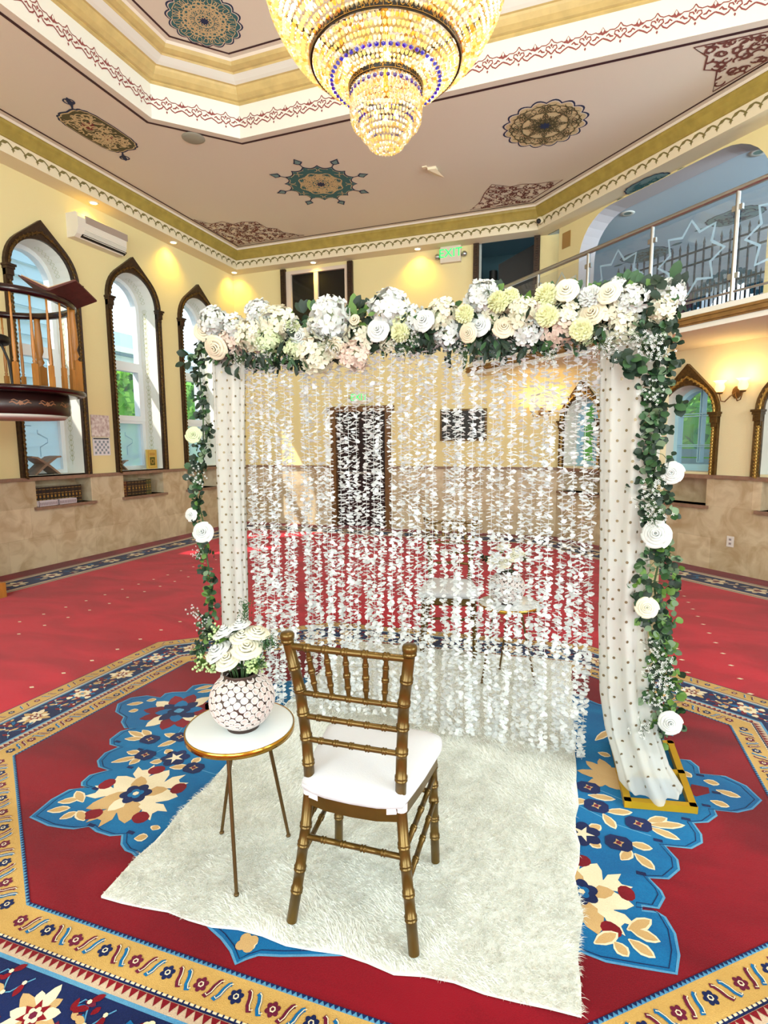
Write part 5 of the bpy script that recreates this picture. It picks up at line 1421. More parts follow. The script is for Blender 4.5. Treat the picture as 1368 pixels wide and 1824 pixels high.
# ------------------------------------------------------------------ flower garland along the top bar
ga = thing('flower_garland', 'thick white and cream flower garland along the top of the backdrop', 'garland', (-.8, 2.58, 2.06))
rl = random.Random(21); mb = MB()
for i in range(1250):
    x = rl.uniform(-1.95, .37); slope = .015*math.sin(x*4)
    z = 2.055+slope+rl.gauss(0, .040); y = 2.58+rl.gauss(0, .035)
    a = rl.uniform(-.6, 3.74) if rl.random() < .75 else rl.uniform(3.6, 5.8)
    d = Vector((math.cos(a)*.9, rl.uniform(-.9, .5), math.sin(a))); big = rl.random() < .3
    leaf(mb, (x, y, z), d, (rl.uniform(-.5, .5), -1, rl.uniform(0, .8)), rl.uniform(.06, .085) if big else rl.uniform(.035, .06), rl.uniform(.032, .045) if big else rl.uniform(.014, .024), rl.choice((0, 0, 0, 1, 1, 2)) if z > 2.09 else rl.choice((0, 0, 0, 0, 1)), big)
for i in range(620):
    x = rl.uniform(-1.9, .3); z = 1.985+.03*math.sin(x*5.3)+rl.gauss(0, .022); a = rl.uniform(3.7, 5.7)
    leaf(mb, (x, 2.56+rl.gauss(0, .03), z), (math.cos(a), rl.uniform(-.5, .3), math.sin(a)), (rl.uniform(-.5, .5), -1, rl.uniform(-.2, .6)), rl.uniform(.04, .075), rl.uniform(.014, .026), rl.choice((0, 0, 0, 1)))
mb.tube([(-1.93, 2.60, 2.05), (-1.2, 2.59, 2.065), (-.4, 2.59, 2.05), (.36, 2.6, 2.05)], .022, 8, 0)
# taller leaves standing above the blooms
for px, py, L, a in [(541,548,.07,1.7),(630,541,.075,1.0),(556,545,.06,1.3),(640,545,.06,.6),(520,560,.06,2.2),(780,552,.05,1.6),(790,545,.05,1.2),(878,518,.07,1.3),(888,512,.06,1.9),(1118,505,.08,1.6),(1140,512,.08,1.1),(1160,518,.07,.7),(1172,505,.05,.5),(938,555,.06,1.8),(1022,512,.06,1.5),(980,512,.05,1.9),(668,540,.05,1.3),(380,596,.05,2.6),(428,580,.05,1.8),(1060,512,.05,1.6),(1080,510,.05,1.2)]:
    p = WY(px, py+10, 2.60)
    for q in range(3): leaf(mb, p, (math.cos(a+q*.5-.5), -.2, math.sin(a+q*.5-.5)), (.2, -1, .3), L, L*.55, rl.choice((1, 2, 0)), True)
mb.build('foliage', [L_dark, L_mid, L_lite], ga, world=True)
YF_ = 2.50
FL = [('hyd',379,571,28,P_white),('rose',365,591,19,P_cream),('rose',386,619,21,P_cream),('hyd',417,583,24,P_white),('hyd',411,610,28,P_blush),('hyd',448,598,30,P_ivory),
 ('hyd',461,557,25,P_white),('hyd',495,579,34,P_ivory),('hyd',480,606,26,P_green),('pom',522,583,15,P_green),('rose',534,600,17,P_white),('hyd',588,568,38,P_white),('hyd',560,586,22,P_ivory),
 ('bud',634,572,17,P_cream),('hyd',562,631,34,P_ivory),('rose',601,620,18,P_cream),('hyd',640,606,27,P_ivory),('hyd',632,634,26,P_blush),('hyd',693,551,36,P_white),('hyd',712,575,26,P_yel),
 ('rose',674,589,18,P_white),('pom',713,593,18,P_yel),('hyd',736,572,24,P_white),('rose',756,572,17,P_white),('hyd',788,562,28,P_ivory),('hyd',796,592,26,P_white),('pom',828,560,17,P_yel),
 ('hyd',858,528,27,P_white),('hyd',876,560,20,P_ivory),('pom',888,538,19,P_yel),('pom',909,528,15,P_yel),('rose',855,581,17,P_white),('rose',835,593,14,P_cream),('rose',898,584,16,P_cream),
 ('pom',973,527,20,P_yel),('hyd',929,561,26,P_ivory),('hyd',940,588,25,P_white),('rose',953,550,11,P_blush),('pom',975,563,19,P_yel),('rose',1009,519,17,P_ivory),('pom',1052,530,19,P_white),
 ('rose',1086,523,16,P_ivory),('hyd',1008,560,22,P_ivory),('hyd',996,590,26,P_blush),('pom',1035,587,19,P_yel),('rose',1056,560,18,P_cream),('hyd',1096,552,30,P_ivory),('hyd',1124,536,24,P_white),
 ('hyd',1108,582,27,P_ivory),('hyd',1190,527,23,P_white),('hyd',1178,552,20,P_ivory),('hyd',1099,508,13,P_white),('hyd',1040,612-15,16,P_green),('hyd',523,622,18,P_green),('hyd',690,612,14,P_ivory)]
NM = {'hyd': 'hydrangea', 'rose': 'rose', 'bud': 'rosebud', 'pom': 'pompon'}
for i, (kd, px, py, r, c) in enumerate(FL):
    Y = YF_+(.0 if kd != 'hyd' else .03)+.02*math.sin(i*2.1); p = WY(px, py, Y); R = r*Y*1.02/PX_F*{'hyd': 1.08, 'rose': 1.08, 'bud': 1.0, 'pom': .98}[kd]
    flower(kd, R, c, p, (-.25*p[0]-.3+rl.uniform(-.35, .35), -1, (py-575)*-.008+rl.uniform(-.15, .35)), ga, NM[kd], i, i*1.3)
for i, (px, py, r) in enumerate([(592,610,18),(740,600,16),(480,625,15),(430,640,14),(1075,612,20),(1100,628,16),(828,632,14),(982,632,14),(725,622,16),(870,520,10),(520,575,14),(1138,600,16),(1150,618,16)]):
    p = WY(px, py, 2.47); flower('breath', r*.0032, P_white, p, (rl.uniform(-.5, .5), -1, -.6), ga, 'filler_sprig', i)

# leafy vines down both posts
def vine(label, path, seed, n, spread, blooms, extra=()):
    t = thing('leafy_vine', label, 'vine', tuple(path[0])); rv = random.Random(seed); P = [Vector(p) for p in path]
    mb = MB(); mb.tube(P, .004, 6)
    L_ = [0]
    for a, b in zip(P[:-1], P[1:]): L_.append(L_[-1]+(b-a).length)
    def at(f):
        s_ = f*L_[-1]
        for i in range(len(P)-1):
            if s_ <= L_[i+1]: return P[i].lerp(P[i+1], (s_-L_[i])/(L_[i+1]-L_[i]))
        return P[-1]
    lb = MB()
    for i in range(n):
        f = (i+rv.random())/n; c = at(f); a = rv.uniform(0, 6.28); rad = spread*rv.uniform(.15, 1)**.8*(1+.35*math.sin(f*23))
        tw = Vector((math.cos(a)*rad, -abs(math.sin(a))*rad*.8+.01, rv.uniform(-.05, .02)))
        e = c+tw
        if rv.random() < .25: mb.tube([c, c+tw*.5+Vector((0, 0, .01)), e], .0013, 4, 0, False)
        for k in range(2):
            dd = Vector((rv.uniform(-1, 1), rv.uniform(-1, .3), rv.uniform(-1, .5))); sz = rv.uniform(.024, .040)
            leaf(lb, e, dd, (rv.uniform(-.6, .6), -1, rv.uniform(-.2, .8)), sz, sz*.86, rv.choice((0, 0, 0, 0, 1, 2) if f < .5 else (0, 0, 1, 1, 2, 3)), True)
    for (x, y, z), r, m in extra:
        for k in range(m):
            leaf(lb, (x+rv.uniform(-r, r), y+rv.uniform(-.03, .02), z+rv.uniform(-r, r)), (rv.uniform(-1, 1), -.4, rv.uniform(-1, .6)), (rv.uniform(-.4, .4), -1, .3), rv.uniform(.04, .055), rv.uniform(.036, .045), rv.choice((0, 0, 1)), True)
    mb.build('stem', M_stem, t, world=True); lb.build('foliage', [L_dark, L_mid, L_sage, L_lite], t, world=True)
    for i, (kd, px, py, r, c, Y) in enumerate(blooms):
        p = WY(px, py, Y); flower(kd, r*Y*1.25/PX_F, c, p, (rv.uniform(-.4, .4), -1, rv.uniform(-.2, .4)), t, 'rose' if kd in ('rose', 'bud') else 'filler_sprig', i)
    return t
rp = [WY(px, py, 2.53) for px, py in [(1150,560),(1172,610),(1172,680),(1165,740),(1168,800),(1165,860),(1172,920),(1178,980),(1165,1040),(1172,1100),(1180,1160),(1182,1220),(1172,1280),(1150,1322)]]
vine('dense leafy vine with small white blooms down the right post', rp, 5, 560, .074,
     [('rose',1197,842,13,P_white,2.47),('rose',1169,952,17,P_white,2.47),('rose',1152,1082,13,P_ivory,2.47),('rose',1193,1287,14,P_white,2.45),
      ('breath',1150,615,17,P_white,2.44),('breath',1172,622,16,P_white,2.44),('breath',1160,705,14,P_white,2.46),('breath',1165,870,16,P_white,2.46),('breath',1170,905,18,P_white,2.46),('breath',1163,925,14,P_white,2.46),
      ('breath',1178,1190,18,P_white,2.46),('breath',1185,1215,18,P_white,2.46),('breath',1165,1245,14,P_white,2.46),('breath',1143,1298,16,P_white,2.44),('breath',1175,1160,14,P_white,2.46)],
     [(WY(1122, 648, 2.43), .032, 16), (WY(1105, 630, 2.44), .02, 6), (WY(1205, 725, 2.5), .03, 7), (WY(1090, 742, 2.5), .02, 0), (WY(1160, 520, 2.52), .06, 14)])
lp = [WY(px, py, 2.56) for px, py in [(362,590),(352,640),(358,690),(362,740),(362,790),(352,838),(350,880),(362,930),(368,985),(375,1040),(372,1090),(362,1140),(352,1172)]]
vine('airy eucalyptus vine with small white roses down the left post', lp, 6, 235, .045,
     [('rose',341,917,11,P_white,2.53),('rose',362,948,17,P_white,2.52),('rose',345,775,13,P_green,2.53),('breath',355,850,15,P_white,2.52),('breath',355,985,13,P_white,2.52),('breath',356,1095,15,P_white,2.52),('breath',370,1120,14,P_white,2.52)],
     [(WY(336, 640, 2.52), .03, 8), (WY(345, 845, 2.54), .05, 8)])

# ------------------------------------------------------------------ crystal chandelier
CHX, CHY = -.85, 2.42
t = thing('chandelier', 'huge tiered gold and crystal chandelier with blue bead rows hanging from the recess', 'chandelier', (CHX, CHY, 2.75))
def crystal(name, rgb, em, emc=(255, 206, 110)):
    m = bpy.data.materials.new(name); m.use_nodes = True; n = m.node_tree.nodes; L = m.node_tree.links; n.remove(n['Principled BSDF']); out = n['Material Output']
    tr = n.new('ShaderNodeBsdfTranslucent'); tr.inputs[0].default_value = lin(rgb)+(1,); g = n.new('ShaderNodeBsdfGlossy'); g.inputs['Roughness'].default_value = .12
    tp = n.new('ShaderNodeBsdfTransparent'); tp.inputs[0].default_value = lin(rgb)+(1,)
    a = n.new('ShaderNodeMixShader'); a.inputs[0].default_value = .22; L.new(tr.outputs[0], a.inputs[1]); L.new(tp.outputs[0], a.inputs[2])
    b = n.new('ShaderNodeMixShader'); b.inputs[0].default_value = .26; L.new(a.outputs[0], b.inputs[1]); L.new(g.outputs[0], b.inputs[2]); L.new(b.outputs[0], out.inputs[0])
    return m
K_gold = crystal('shadow_amber_crystal', (250, 206, 112), 0); K_clear = crystal('clear_crystal', (255, 250, 232), 0); K_pale = crystal('pale_gold_crystal', (255, 236, 180), 0); K_blue = crystal('cobalt_crystal', (24, 44, 190), 0)  # bead highlights put into the pale colour, bead shadows into the amber
M_band = mat('black_enamel_band', (24, 20, 14), .3, .4); M_bandg = mat('gold_inlay', (176, 136, 62), .3, .8)
BR = random.Random(44)
def beads(mb, r, z, r2, z2, n, w, mi=0, ph=0.0):
    """ring of n cut drops, each running from (r,z) to (r2,z2)"""
    for k in range(n):
        a = 2*math.pi*(k+ph)/n; ca, sa = math.cos(a), math.sin(a); mj = mi if mi == 1 else BR.choice((2, 2, 2, 3, 3, 3, 3, 0))
        p0 = Vector((r*ca, r*sa, z)); p1 = Vector((r2*ca, r2*sa, z2)); w_ = w*1.35 if mi == 1 else w; t_ = Vector((-sa, ca, 0))*w_; d = (p1-p0).normalized(); nn = d.cross(t_).normalized()*w
        q1 = p0.lerp(p1, .22); q2 = p0.lerp(p1, .72)
        V = [p0, q1+t_, q1+nn, q1-t_, q1-nn, q2+t_*.9, q2+nn*.9, q2-t_*.9, q2-nn*.9, p1]
        mb.add(V, [(0, 2, 1), (0, 3, 2), (0, 4, 3), (0, 1, 4), (1, 2, 6, 5), (2, 3, 7, 6), (3, 4, 8, 7), (4, 1, 5, 8), (9, 5, 6), (9, 6, 7), (9, 7, 8), (9, 8, 5)], mj)
Z0 = 2.75
def tier(name, prof, rows, w, mats, blue=(), gold=(), dens=1.0):
    """prof: (r, z) polyline from bottom to top filled with rows of drops"""
    mb = MB(); Ls = [0]
    for a, b in zip(prof[:-1], prof[1:]): Ls.append(Ls[-1]+math.hypot(b[0]-a[0], b[1]-a[1]))
    def at(f):
        s_ = f*Ls[-1]
        for i in range(len(prof)-1):
            if s_ <= Ls[i+1]+1e-9:
                q = (s_-Ls[i])/(Ls[i+1]-Ls[i]); return (prof[i][0]+(prof[i+1][0]-prof[i][0])*q, prof[i][1]+(prof[i+1][1]-prof[i][1])*q)
    for j in range(rows):
        a = at(j/rows); b = at((j+.86)/rows); n = max(10, int(2*math.pi*max(a[0], b[0])/(w*2.5)*dens*(.62 if j in blue else 1)))
        beads(mb, b[0], b[1]-Z0, a[0], a[1]-Z0, n, w, 1 if j in blue else (2 if j in gold else 0), .5*(j % 2))
    return mb.build(name, mats, t)
KM = [K_gold, K_blue, K_clear, K_pale]
tier('crystal_tassel', [(.015, 2.775), (.06, 2.79), (.085, 2.815), (.09, 2.86)], 5, .0062, [K_clear, K_blue, K_clear, K_pale])
tier('crystal_tassel', [(.10, 2.83), (.112, 2.86), (.115, 2.91)], 4, .0062, [K_clear, K_blue, K_clear, K_pale], blue=(3,))
tier('crystal_tassel', [(.135, 2.875), (.150, 2.90), (.153, 2.97)], 5, .0064, [K_clear, K_blue, K_clear, K_pale])
tier('crystal_skirt', [(.152, 2.965), (.152, 3.03)], 3, .0066, KM, blue=(1,))
tier('crystal_bowl', [(.158, 3.035), (.20, 3.043), (.245, 3.06), (.31, 3.12)], 8, .0072, KM, blue=(3,))
tier('crystal_bowl', [(.318, 3.135), (.40, 3.19), (.445, 3.255), (.485, 3.33), (.505, 3.40), (.53, 3.50)], 16, .0078, KM, gold=(14, 15))
tier('crystal_crown', [(.53, 3.50), (.50, 3.56), (.42, 3.60)], 5, .010, KM)
tier('crystal_crown', [(.40, 3.60), (.36, 3.85), (.20, 4.0)], 14, .010, KM, blue=(8,))
def ringband(r, z, h):
    mb = MB(); n = 64; V = [((r+o_)*math.cos(2*math.pi*k/n), (r+o_)*math.sin(2*math.pi*k/n), zz-Z0) for zz, o_ in ((z, 0), (z+h, .004), (z+h, -.004), (z, -.008)) for k in range(n)]
    mb.add(V, [(j*n+k, j*n+(k+1) % n, ((j+1) % 4)*n+(k+1) % n, ((j+1) % 4)*n+k) for j in range(4) for k in range(n)], 0, False)
    Sx = Sheet(mb, lambda u, v, hh: ((r+.003+hh)*math.cos(u/r), (r+.003+hh)*math.sin(u/r), z+v-Z0), .0008); rr_ = random.Random(3)
    L = 2*math.pi*r; m = int(L/.05)
    for k in range(m):
        u = k*L/m
        for q in range(3):
            P = scroll_pts(u+rr_.uniform(.004, .03), h*rr_.uniform(.3, .6), rr_.uniform(0, 6), 6, .004, rr_.choice((-.5, .5)), rr_); P = [(a, min(h*.85, max(h*.15, b))) for a, b in P]
            Sx.stroke(P, .0022, 1, 1)
        Sx.stroke([(u, h*.1), (u, h*.9)], .002, 1, 1)
    Sx.stroke([(L*i/64, h*.07) for i in range(65)], .002, 1, 1); Sx.stroke([(L*i/64, h*.93) for i in range(65)], .002, 1, 1)
    return mb.build('enamel_band', [M_band, M_bandg], t)
ringband(.158, 3.015, .022); ringband(.322, 3.12, .028); ringband(.535, 3.49, .03)
mb = MB(); mb.tube([(0, 0, .25), (0, 0, 5.64-Z0)], .012, 8); mb.lathe([(.0, 5.56-Z0), (.09, 5.57-Z0), (.13, 5.62-Z0), (.13, 5.64-Z0)], (0, 0, 0), 24)
for k in range(16): a = 2*math.pi*k/16; mb.tube([(0, 0, 3.62-Z0), (.52*math.cos(a), .52*math.sin(a), 3.5-Z0)], .004, 5)
mb.build('hanging_rod', M_brass, t)
M_bulb = mat('lit_bulb', (255, 220, 150), .5, emit=14, emit_rgb=(255, 206, 130))
for k in range(10):
    a = 2*math.pi*k/10; mb = MB(); mb.ball((.33*math.cos(a), .33*math.sin(a), 3.30-Z0), .018, 8, 6, 0, (1, 1, 1.7)); mb.build('bulb', M_bulb, t)
for k in range(4):
    a = 2*math.pi*k/4+.4; mb = MB(); mb.ball((.10*math.cos(a), .10*math.sin(a), 3.10-Z0), .014, 8, 6, 0, (1, 1, 1.7)); mb.build('bulb', M_bulb, t)
    mb = MB(); mb.ball((.045*math.cos(a), .045*math.sin(a), 2.93-Z0), .010, 8, 6, 0, (1, 1, 1.7)); mb.build('bulb', M_bulb, t)
WARM = (1.0, .88, .66)
for k in range(4):
    a = 2*math.pi*k/4+.785; point_light('chandelier_and_fill_lamp', (CHX+.28*math.cos(a), CHY+.28*math.sin(a), 3.34), 13, WARM, .06)
point_light('chandelier_and_fill_lamp', (CHX, CHY, 3.12), 2, WARM, .04); point_light('chandelier_and_fill_lamp', (CHX, CHY, 2.92), .8, WARM, .03)
point_light('chandelier_and_fill_lamp', (CHX, CHY, 4.25), 85, (1, .97, .92), .15)  # added uplight above the crown, no bulb there; brightens ceiling and recess

# ------------------------------------------------------------------ pulpit with balusters
pc = Vector((-5.2, 3.80)); PZ = 2.03
t = thing('pulpit', 'raised round wooden pulpit with oak balusters and dark curved rail before the left window', 'pulpit', (pc.x, pc.y, 0))
mb = MB(); mb.lathe([(.0, 1.99), (.60, 1.99), (.66, 2.00), (.675, 2.015), (.67, 2.035), (.62, 2.05), (0, 2.05)], (0, 0, 0), 48, cap=False); mb.build('platform', M_maroon, t)
mb = MB(); mb.lathe([(.0, 1.80), (.50, 1.80), (.52, 1.815), (.52, 1.99), (0, 1.99)], (0, 0, 0), 48, cap=False)
dr = mb.build('drum', mat('dark_walnut_drum', (40, 18, 16), .35), t)
mb = MB(); Sx = Sheet(mb, lambda u, v, h: ((.521+h)*math.cos(u/.52), (.521+h)*math.sin(u/.52), v), .002)
for q in range(14):
    u0 = q*2*math.pi*.52/14
    for sg in (-1, 1):
        Sx.stroke([(u0, 1.90), (u0+sg*.03, 1.885), (u0+sg*.06, 1.905), (u0+sg*.085, 1.895)], .012, 0, 1, taper=True); Sx.stroke([(u0+sg*.02, 1.91), (u0+sg*.05, 1.925), (u0+sg*.07, 1.915)], .008, 0, 1, taper=True)
    Sx.lobed((u0, 1.895), .022, 5, .3, 0, 1)
mb.build('carved_ornament', mat('carved_tan_wood', (140, 92, 60), .5), dr)
mb = MB(); mb.lathe([(0, 1.77), (.47, 1.77), (.5, 1.80), (0, 1.80)], (0, 0, 0), 40, cap=False); mb.build('underside', mat('pale_underside', (200, 196, 188), .7), t)
mb = MB(); mb.box((-.95, -.75, 0), (-.45, -.25, 1.98)); mb.box((-.62, -.42, 0), (-.21, -.03, .15)); mb.build('support', M_wood, t)
RZ = 2.84; rr = .60; a0, a1 = math.radians(-150), math.radians(150)
ap = [a0+(a1-a0)*i/40 for i in range(41)]
mb = MB()
V = []; prof = [(-.035, 0), (-.035, .03), (-.02, .05), (.02, .05), (.035, .03), (.035, 0), (.02, -.012), (-.02, -.012)]
for a in ap:
    for d, z in prof: V.append(((rr+d)*math.cos(a), (rr+d)*math.sin(a), RZ+z))
m = 8; mb.add(V, [(i*m+j, i*m+(j+1) % m, (i+1)*m+(j+1) % m, (i+1)*m+j) for i in range(40) for j in range(m)], 0, True)
mb.add(V, [tuple(range(m)), tuple(40*m+j for j in range(m))[::-1]], 0)
mb.build('handrail', M_maroon, t)
def baluster(x, y, k=1.0):
    mb = MB(); mb.box((x-.021*k, y-.021*k, 2.05), (x+.021*k, y+.021*k, 2.24))
    mb.lathe([(.020*k, 2.24), (.012*k, 2.25), (.021*k, 2.26), (.013*k, 2.275), (.018*k, 2.29), (.019*k, 2.40), (.012*k, 2.62), (.010*k, 2.70), (.014*k, 2.72), (.010*k, 2.74), (.012*k, RZ-.01)], (x, y, 0), 10)
    return mb.build('baluster', M_wood, t)
for i in range(21):
    a = a0+(a1-a0)*(i+.5)/21; baluster(rr*math.cos(a), rr*math.sin(a), .82)
for a in (math.radians(40), math.radians(112)):
    x, y = rr*math.cos(a), rr*math.sin(a); mb = MB(); mb.box((x-.04, y-.04, 2.05), (x+.04, y+.04, 2.34))
    mb.lathe([(.04, 2.34), (.022, 2.36), (.042, 2.39), (.03, 2.42), (.022, 2.45), (.038, 2.50), (.036, 2.62), (.026, 2.8), (.03, RZ-.01)], (x, y, 0), 14); mb.build('newel_post', M_wood, t)
# chair in the pulpit
t2 = thing('stool', 'black padded stool inside the round pulpit', 'stool', (pc.x+.02, pc.y-.17, 2.051))
mb = MB(); mb.lathe([(0, .40), (.17, .40), (.19, .415), (.19, .46), (.17, .475), (0, .478)], (0, 0, 0), 24, cap=False); mb.build('seat', M_black, t2)
for k_ in range(4):
    a = k_*1.57+.6; mb = MB(); mb.tube([(.19*math.cos(a), .19*math.sin(a), 0), (.17*math.cos(a), .17*math.sin(a), .25), (.12*math.cos(a), .12*math.sin(a), .40)], .011, 6); mb.build('leg', M_black, t2)
# open book stand on the rail
BK = mat('worn_brown_leather', (88, 40, 34), .6, noise=.3, nscale=20); M_page = mat('book_paper', (188, 150, 116), .8)
t3 = thing('open_book', 'large open brown book tilted on the pulpit handrail', 'book', (pc.x+.30, pc.y+.40, RZ+.09), .35)
for sg in (-1, 1):
    mb = MB(); mb.prism([(0, .0), (sg*.02, .0), (sg*.27, .13 if sg < 0 else .085), (sg*.27, .145 if sg < 0 else .10), (0, .018)], lambda u, v, d: (u, d, v+.006-.25*d), -.19, .19); mb.build('cover' , BK, t3)
mb = MB(); mb.prism([(-.25, .14), (0, .02), (.25, .095), (.25, .10), (0, .032), (-.25, .15)], lambda u, v, d: (u, d, v+.008-.25*d), -.18, .18); mb.build('pages', M_page, t3)

# ------------------------------------------------------------------ gallery railing, iron fence
t = thing('gallery_railing', 'polished steel and glass railing along the front edge of the gallery', 'railing', F_fas(-5.0, 2.83))
def seg(fn, u0, u1, z, d, r, mb): mb.tube([fn(u0, z, d), fn(u1, z, d)], r, 10)
mb = MB(); seg(F_fas, -7.80, -1.4, 3.85, .06, .028, mb); mb.build('handrail', M_chrome, t, world=True)
mb = MB(); seg(F_fas, -7.80, -1.4, 2.93, .06, .012, mb); mb.build('bottom_rail', M_chrome, t, world=True)
PU = [-7.12, -6.21, -5.30, -4.39, -3.47, -2.56, -1.65]
for u in PU:
    mb = MB(); mb.tube([F_fas(u, 2.83, .06), F_fas(u, 3.84, .06)], .021, 10); mb.lathe([(.045, 0), (.045, .012), (.02, .02)], F_fas(u, 2.83, .06), 16)
    po_ = mb.build('post', M_chrome, t, world=True)
    mb = MB()
    for z in (3.05, 3.66): mb.prism(rect(u-.05, u+.05, z, z+.05), F_fas, .05, .075)
    mb.build('glass_clamp', M_chrome, po_, world=True)
for a, b in zip([-7.8]+PU, PU+[-1.4]):
    mb = MB(); mb.prism(rect(a+.035, b-.035, 2.96, 3.78), F_fas, .058, .066); gp = mb.build('glass_panel', M_glass, t, world=True)
    mb = MB(); Sx = Sheet(mb, lambda u, v, h: F_fas(u, v, .056-h), .001); c = (a+b)/2; cz = 3.37; P = []
    for k_ in range(17):
        q = math.pi*k_/8+.39; r_ = .36 if k_ % 2 else .245; P.append((c+r_*math.cos(q), cz+r_*math.sin(q)))
    Sx.stroke(P, .03, 0); mb.build('etched_star', M_etch, gp, world=True)
t = thing('iron_fence', 'black wrought iron fence with spear tips inside the gallery', 'fence', F_up(-5.0, 2.83, .7))
mb = MB()
for z in (3.80, 3.95, 3.46, 2.95): mb.prism(rect(-6.25, -1.5, z, z+.02), F_up, .70, .72)
mb.build('rail', M_iron, t, world=True)
for i in range(38):
    u = -6.2+i*.112; mb = MB(); mb.tube([F_up(u, 2.83, .71), F_up(u, 4.02, .71)], .013, 5)
    mb.tube([F_up(u, 4.02, .71), F_up(u, 4.04, .71), F_up(u, 4.11, .71)], [.010, .017, .001], 5); mb.build('picket', M_iron, t, world=True)
for i in range(38):
    u = -6.144+i*.112; mb = MB(); mb.tube([F_up(u, 2.83, .71), F_up(u, 3.46, .71)], .007, 5)
    mb.tube([F_up(u, 3.46, .71), F_up(u, 3.48, .71), F_up(u, 3.54, .71)], [.008, .014, .001], 5); mb.build('short_picket', M_iron, t, world=True)

# ------------------------------------------------------------------ wall and ceiling fittings
def downlight(c, lab):
    t = thing('downlight', lab, 'light', (c[0], c[1], SOF-.001))
    mb = MB(); mb.lathe([(.045, -.006), (.062, -.006), (.066, 0), (.045, 0)], (0, 0, 0), 24, cap=False); mb.build('trim_ring', M_white, t)
    mb = MB(); mb.lathe([(0, -.004), (.045, -.004)], (0, 0, 0), 20, cap=False); mb.build('lamp', M_bulb, t)
DL = [((-6.215, 5.95), 'round recessed light above the wall-mounted air conditioner'), ((-6.215, 7.47), 'round recessed light above the gap between the second and third arched windows'),
      ((-6.215, 9.10), 'round recessed light in the far left corner of the cornice'), ((-4.58, 9.115), 'round recessed light above the dark sliding window'),
      ((-2.66, 9.115), 'round recessed light left of the upper exit sign')]
for c, l in DL:
    downlight(c, l)
    tg = (c[0]-.13, c[1]+.0, 3.2) if c[0] < -6 else (c[0], 9.25, 3.2)
    if c[1] > 9.0 and c[0] < -6: tg = (-6.3, 9.2, 3.4)
    spot_light('downlight_lamp', (c[0], c[1], SOF-.02), tg, 34, (1, .68, .08), 125, 1.0, .03)
t = thing('air_conditioner', 'white split air conditioner on the wall between the first two arched windows', 'air conditioner', F_left(6.05, 4.22))
mb = MB(); pr = [(0, 4.12), (-.12, 4.12), (-.17, 4.16), (-.20, 4.24), (-.20, 4.36), (-.17, 4.42), (0, 4.42)]
mb.prism(pr, lambda u, v, d: F_left(d, v+.07, u), 5.62, 6.42); mb.build('body', mat('ac_white', (232, 224, 210), .4), t, world=True)
mb = MB(); mb.prism([(-.201, 4.31), (-.206, 4.31), (-.206, 4.40), (-.190, 4.40)], lambda u, v, d: F_left(d, v+.07, u), 5.74, 6.44); mb.build('intake_panel', mat('ac_taupe_panel', (170, 152, 138), .6), t, world=True)
mb = MB()
for q in range(5): mb.prism([(-.196+.007*q, 4.215-.016*q), (-.203+.007*q, 4.215-.016*q), (-.203+.007*q, 4.222-.016*q), (-.196+.007*q, 4.222-.016*q)], lambda u, v, d: F_left(d, v+.07, u), 5.72, 6.42)
mb.build('outlet_vane', M_white, t, world=True)
mb = MB(); mb.prism([(-.125, 4.125), (-.172, 4.158), (-.176, 4.166), (-.12, 4.132)], lambda u, v, d: F_left(d, v+.07, u), 5.70, 6.44); mb.build('outlet_slot', M_black, t, world=True)
def text_mesh(name, txt, size, m, parent, fn, u, z, d, ext=.001, sx=1.0):
    cu = bpy.data.curves.new(name, 'FONT'); cu.body = txt; cu.size = size; cu.align_x = 'CENTER'; cu.align_y = 'CENTER'; cu.extrude = 0
    tmp = bpy.data.objects.new(name+'_tmp', cu); COL.objects.link(tmp)
    dg = bpy.context.evaluated_depsgraph_get(); me = bpy.data.meshes.new_from_object(tmp.evaluated_get(dg)); bpy.data.objects.remove(tmp)
    O_ = Vector(parent.location) if parent.parent is None else Vector(parent.location)+Vector(parent.parent.location)
    for v in me.vertices: v.co = Vector(fn(u+v.co.x*sx, z+v.co.y, d))-O_
    me.materials.clear(); me.materials.append(m); o = bpy.data.objects.new(name, me); COL.objects.link(o); o.parent = parent; return o
M_exit = mat('green_exit_glow', (30, 210, 90), .5, emit=1.6, emit_rgb=(30, 220, 90))
def exit_sign(lab, u, z, s=1.0):
    t = thing('exit_sign', lab, 'sign', F_far(u, z, -.04)); 
    mb = MB(); mb.prism(rect(u-.17*s, u+.17*s, z-.13*s, z+.13*s), F_far, -.07, -.0); mb.build('housing', mat('exit_housing', (226, 214, 196), .5), t, world=True)
    text_mesh('lettering', 'EXIT', .19*s, M_exit, t, F_far, u, z+.01, -.073)
    for sg in (-1, 1):
        mb = MB(); mb.ball(F_far(u+sg*.225*s, z-.02*s, -.05), .045*s, 10, 6); mb.tube([F_far(u+sg*.16*s, z-.02*s, -.04), F_far(u+sg*.2*s, z-.02*s, -.05)], .012, 6); mb.build('lamp_head', M_chrome, t, world=True)
exit_sign('green EXIT sign with two lamp heads left of the upstairs opening', -2.12, 4.60)
exit_sign('green EXIT sign above the dark door seen through the petals', -3.76, 2.34, .85)
mb = MB(); mb.lathe([(0, -.012), (.10, -.012), (.125, -.004), (.13, 0)], (-4.36, 5.67, CEIL-.001), 32, cap=False); tag(mb.build('ceiling_speaker', mat('speaker_grille_grey', (160, 158, 142), .7), loc=(-4.36, 5.67, CEIL)), 'round grey ceiling speaker beside the octagon recess', 'speaker')
t = thing('ceiling_bracket', 'small pale bracket on the ceiling right of the blue star medallion', 'bracket', (-1.93, 7.32, CEIL))
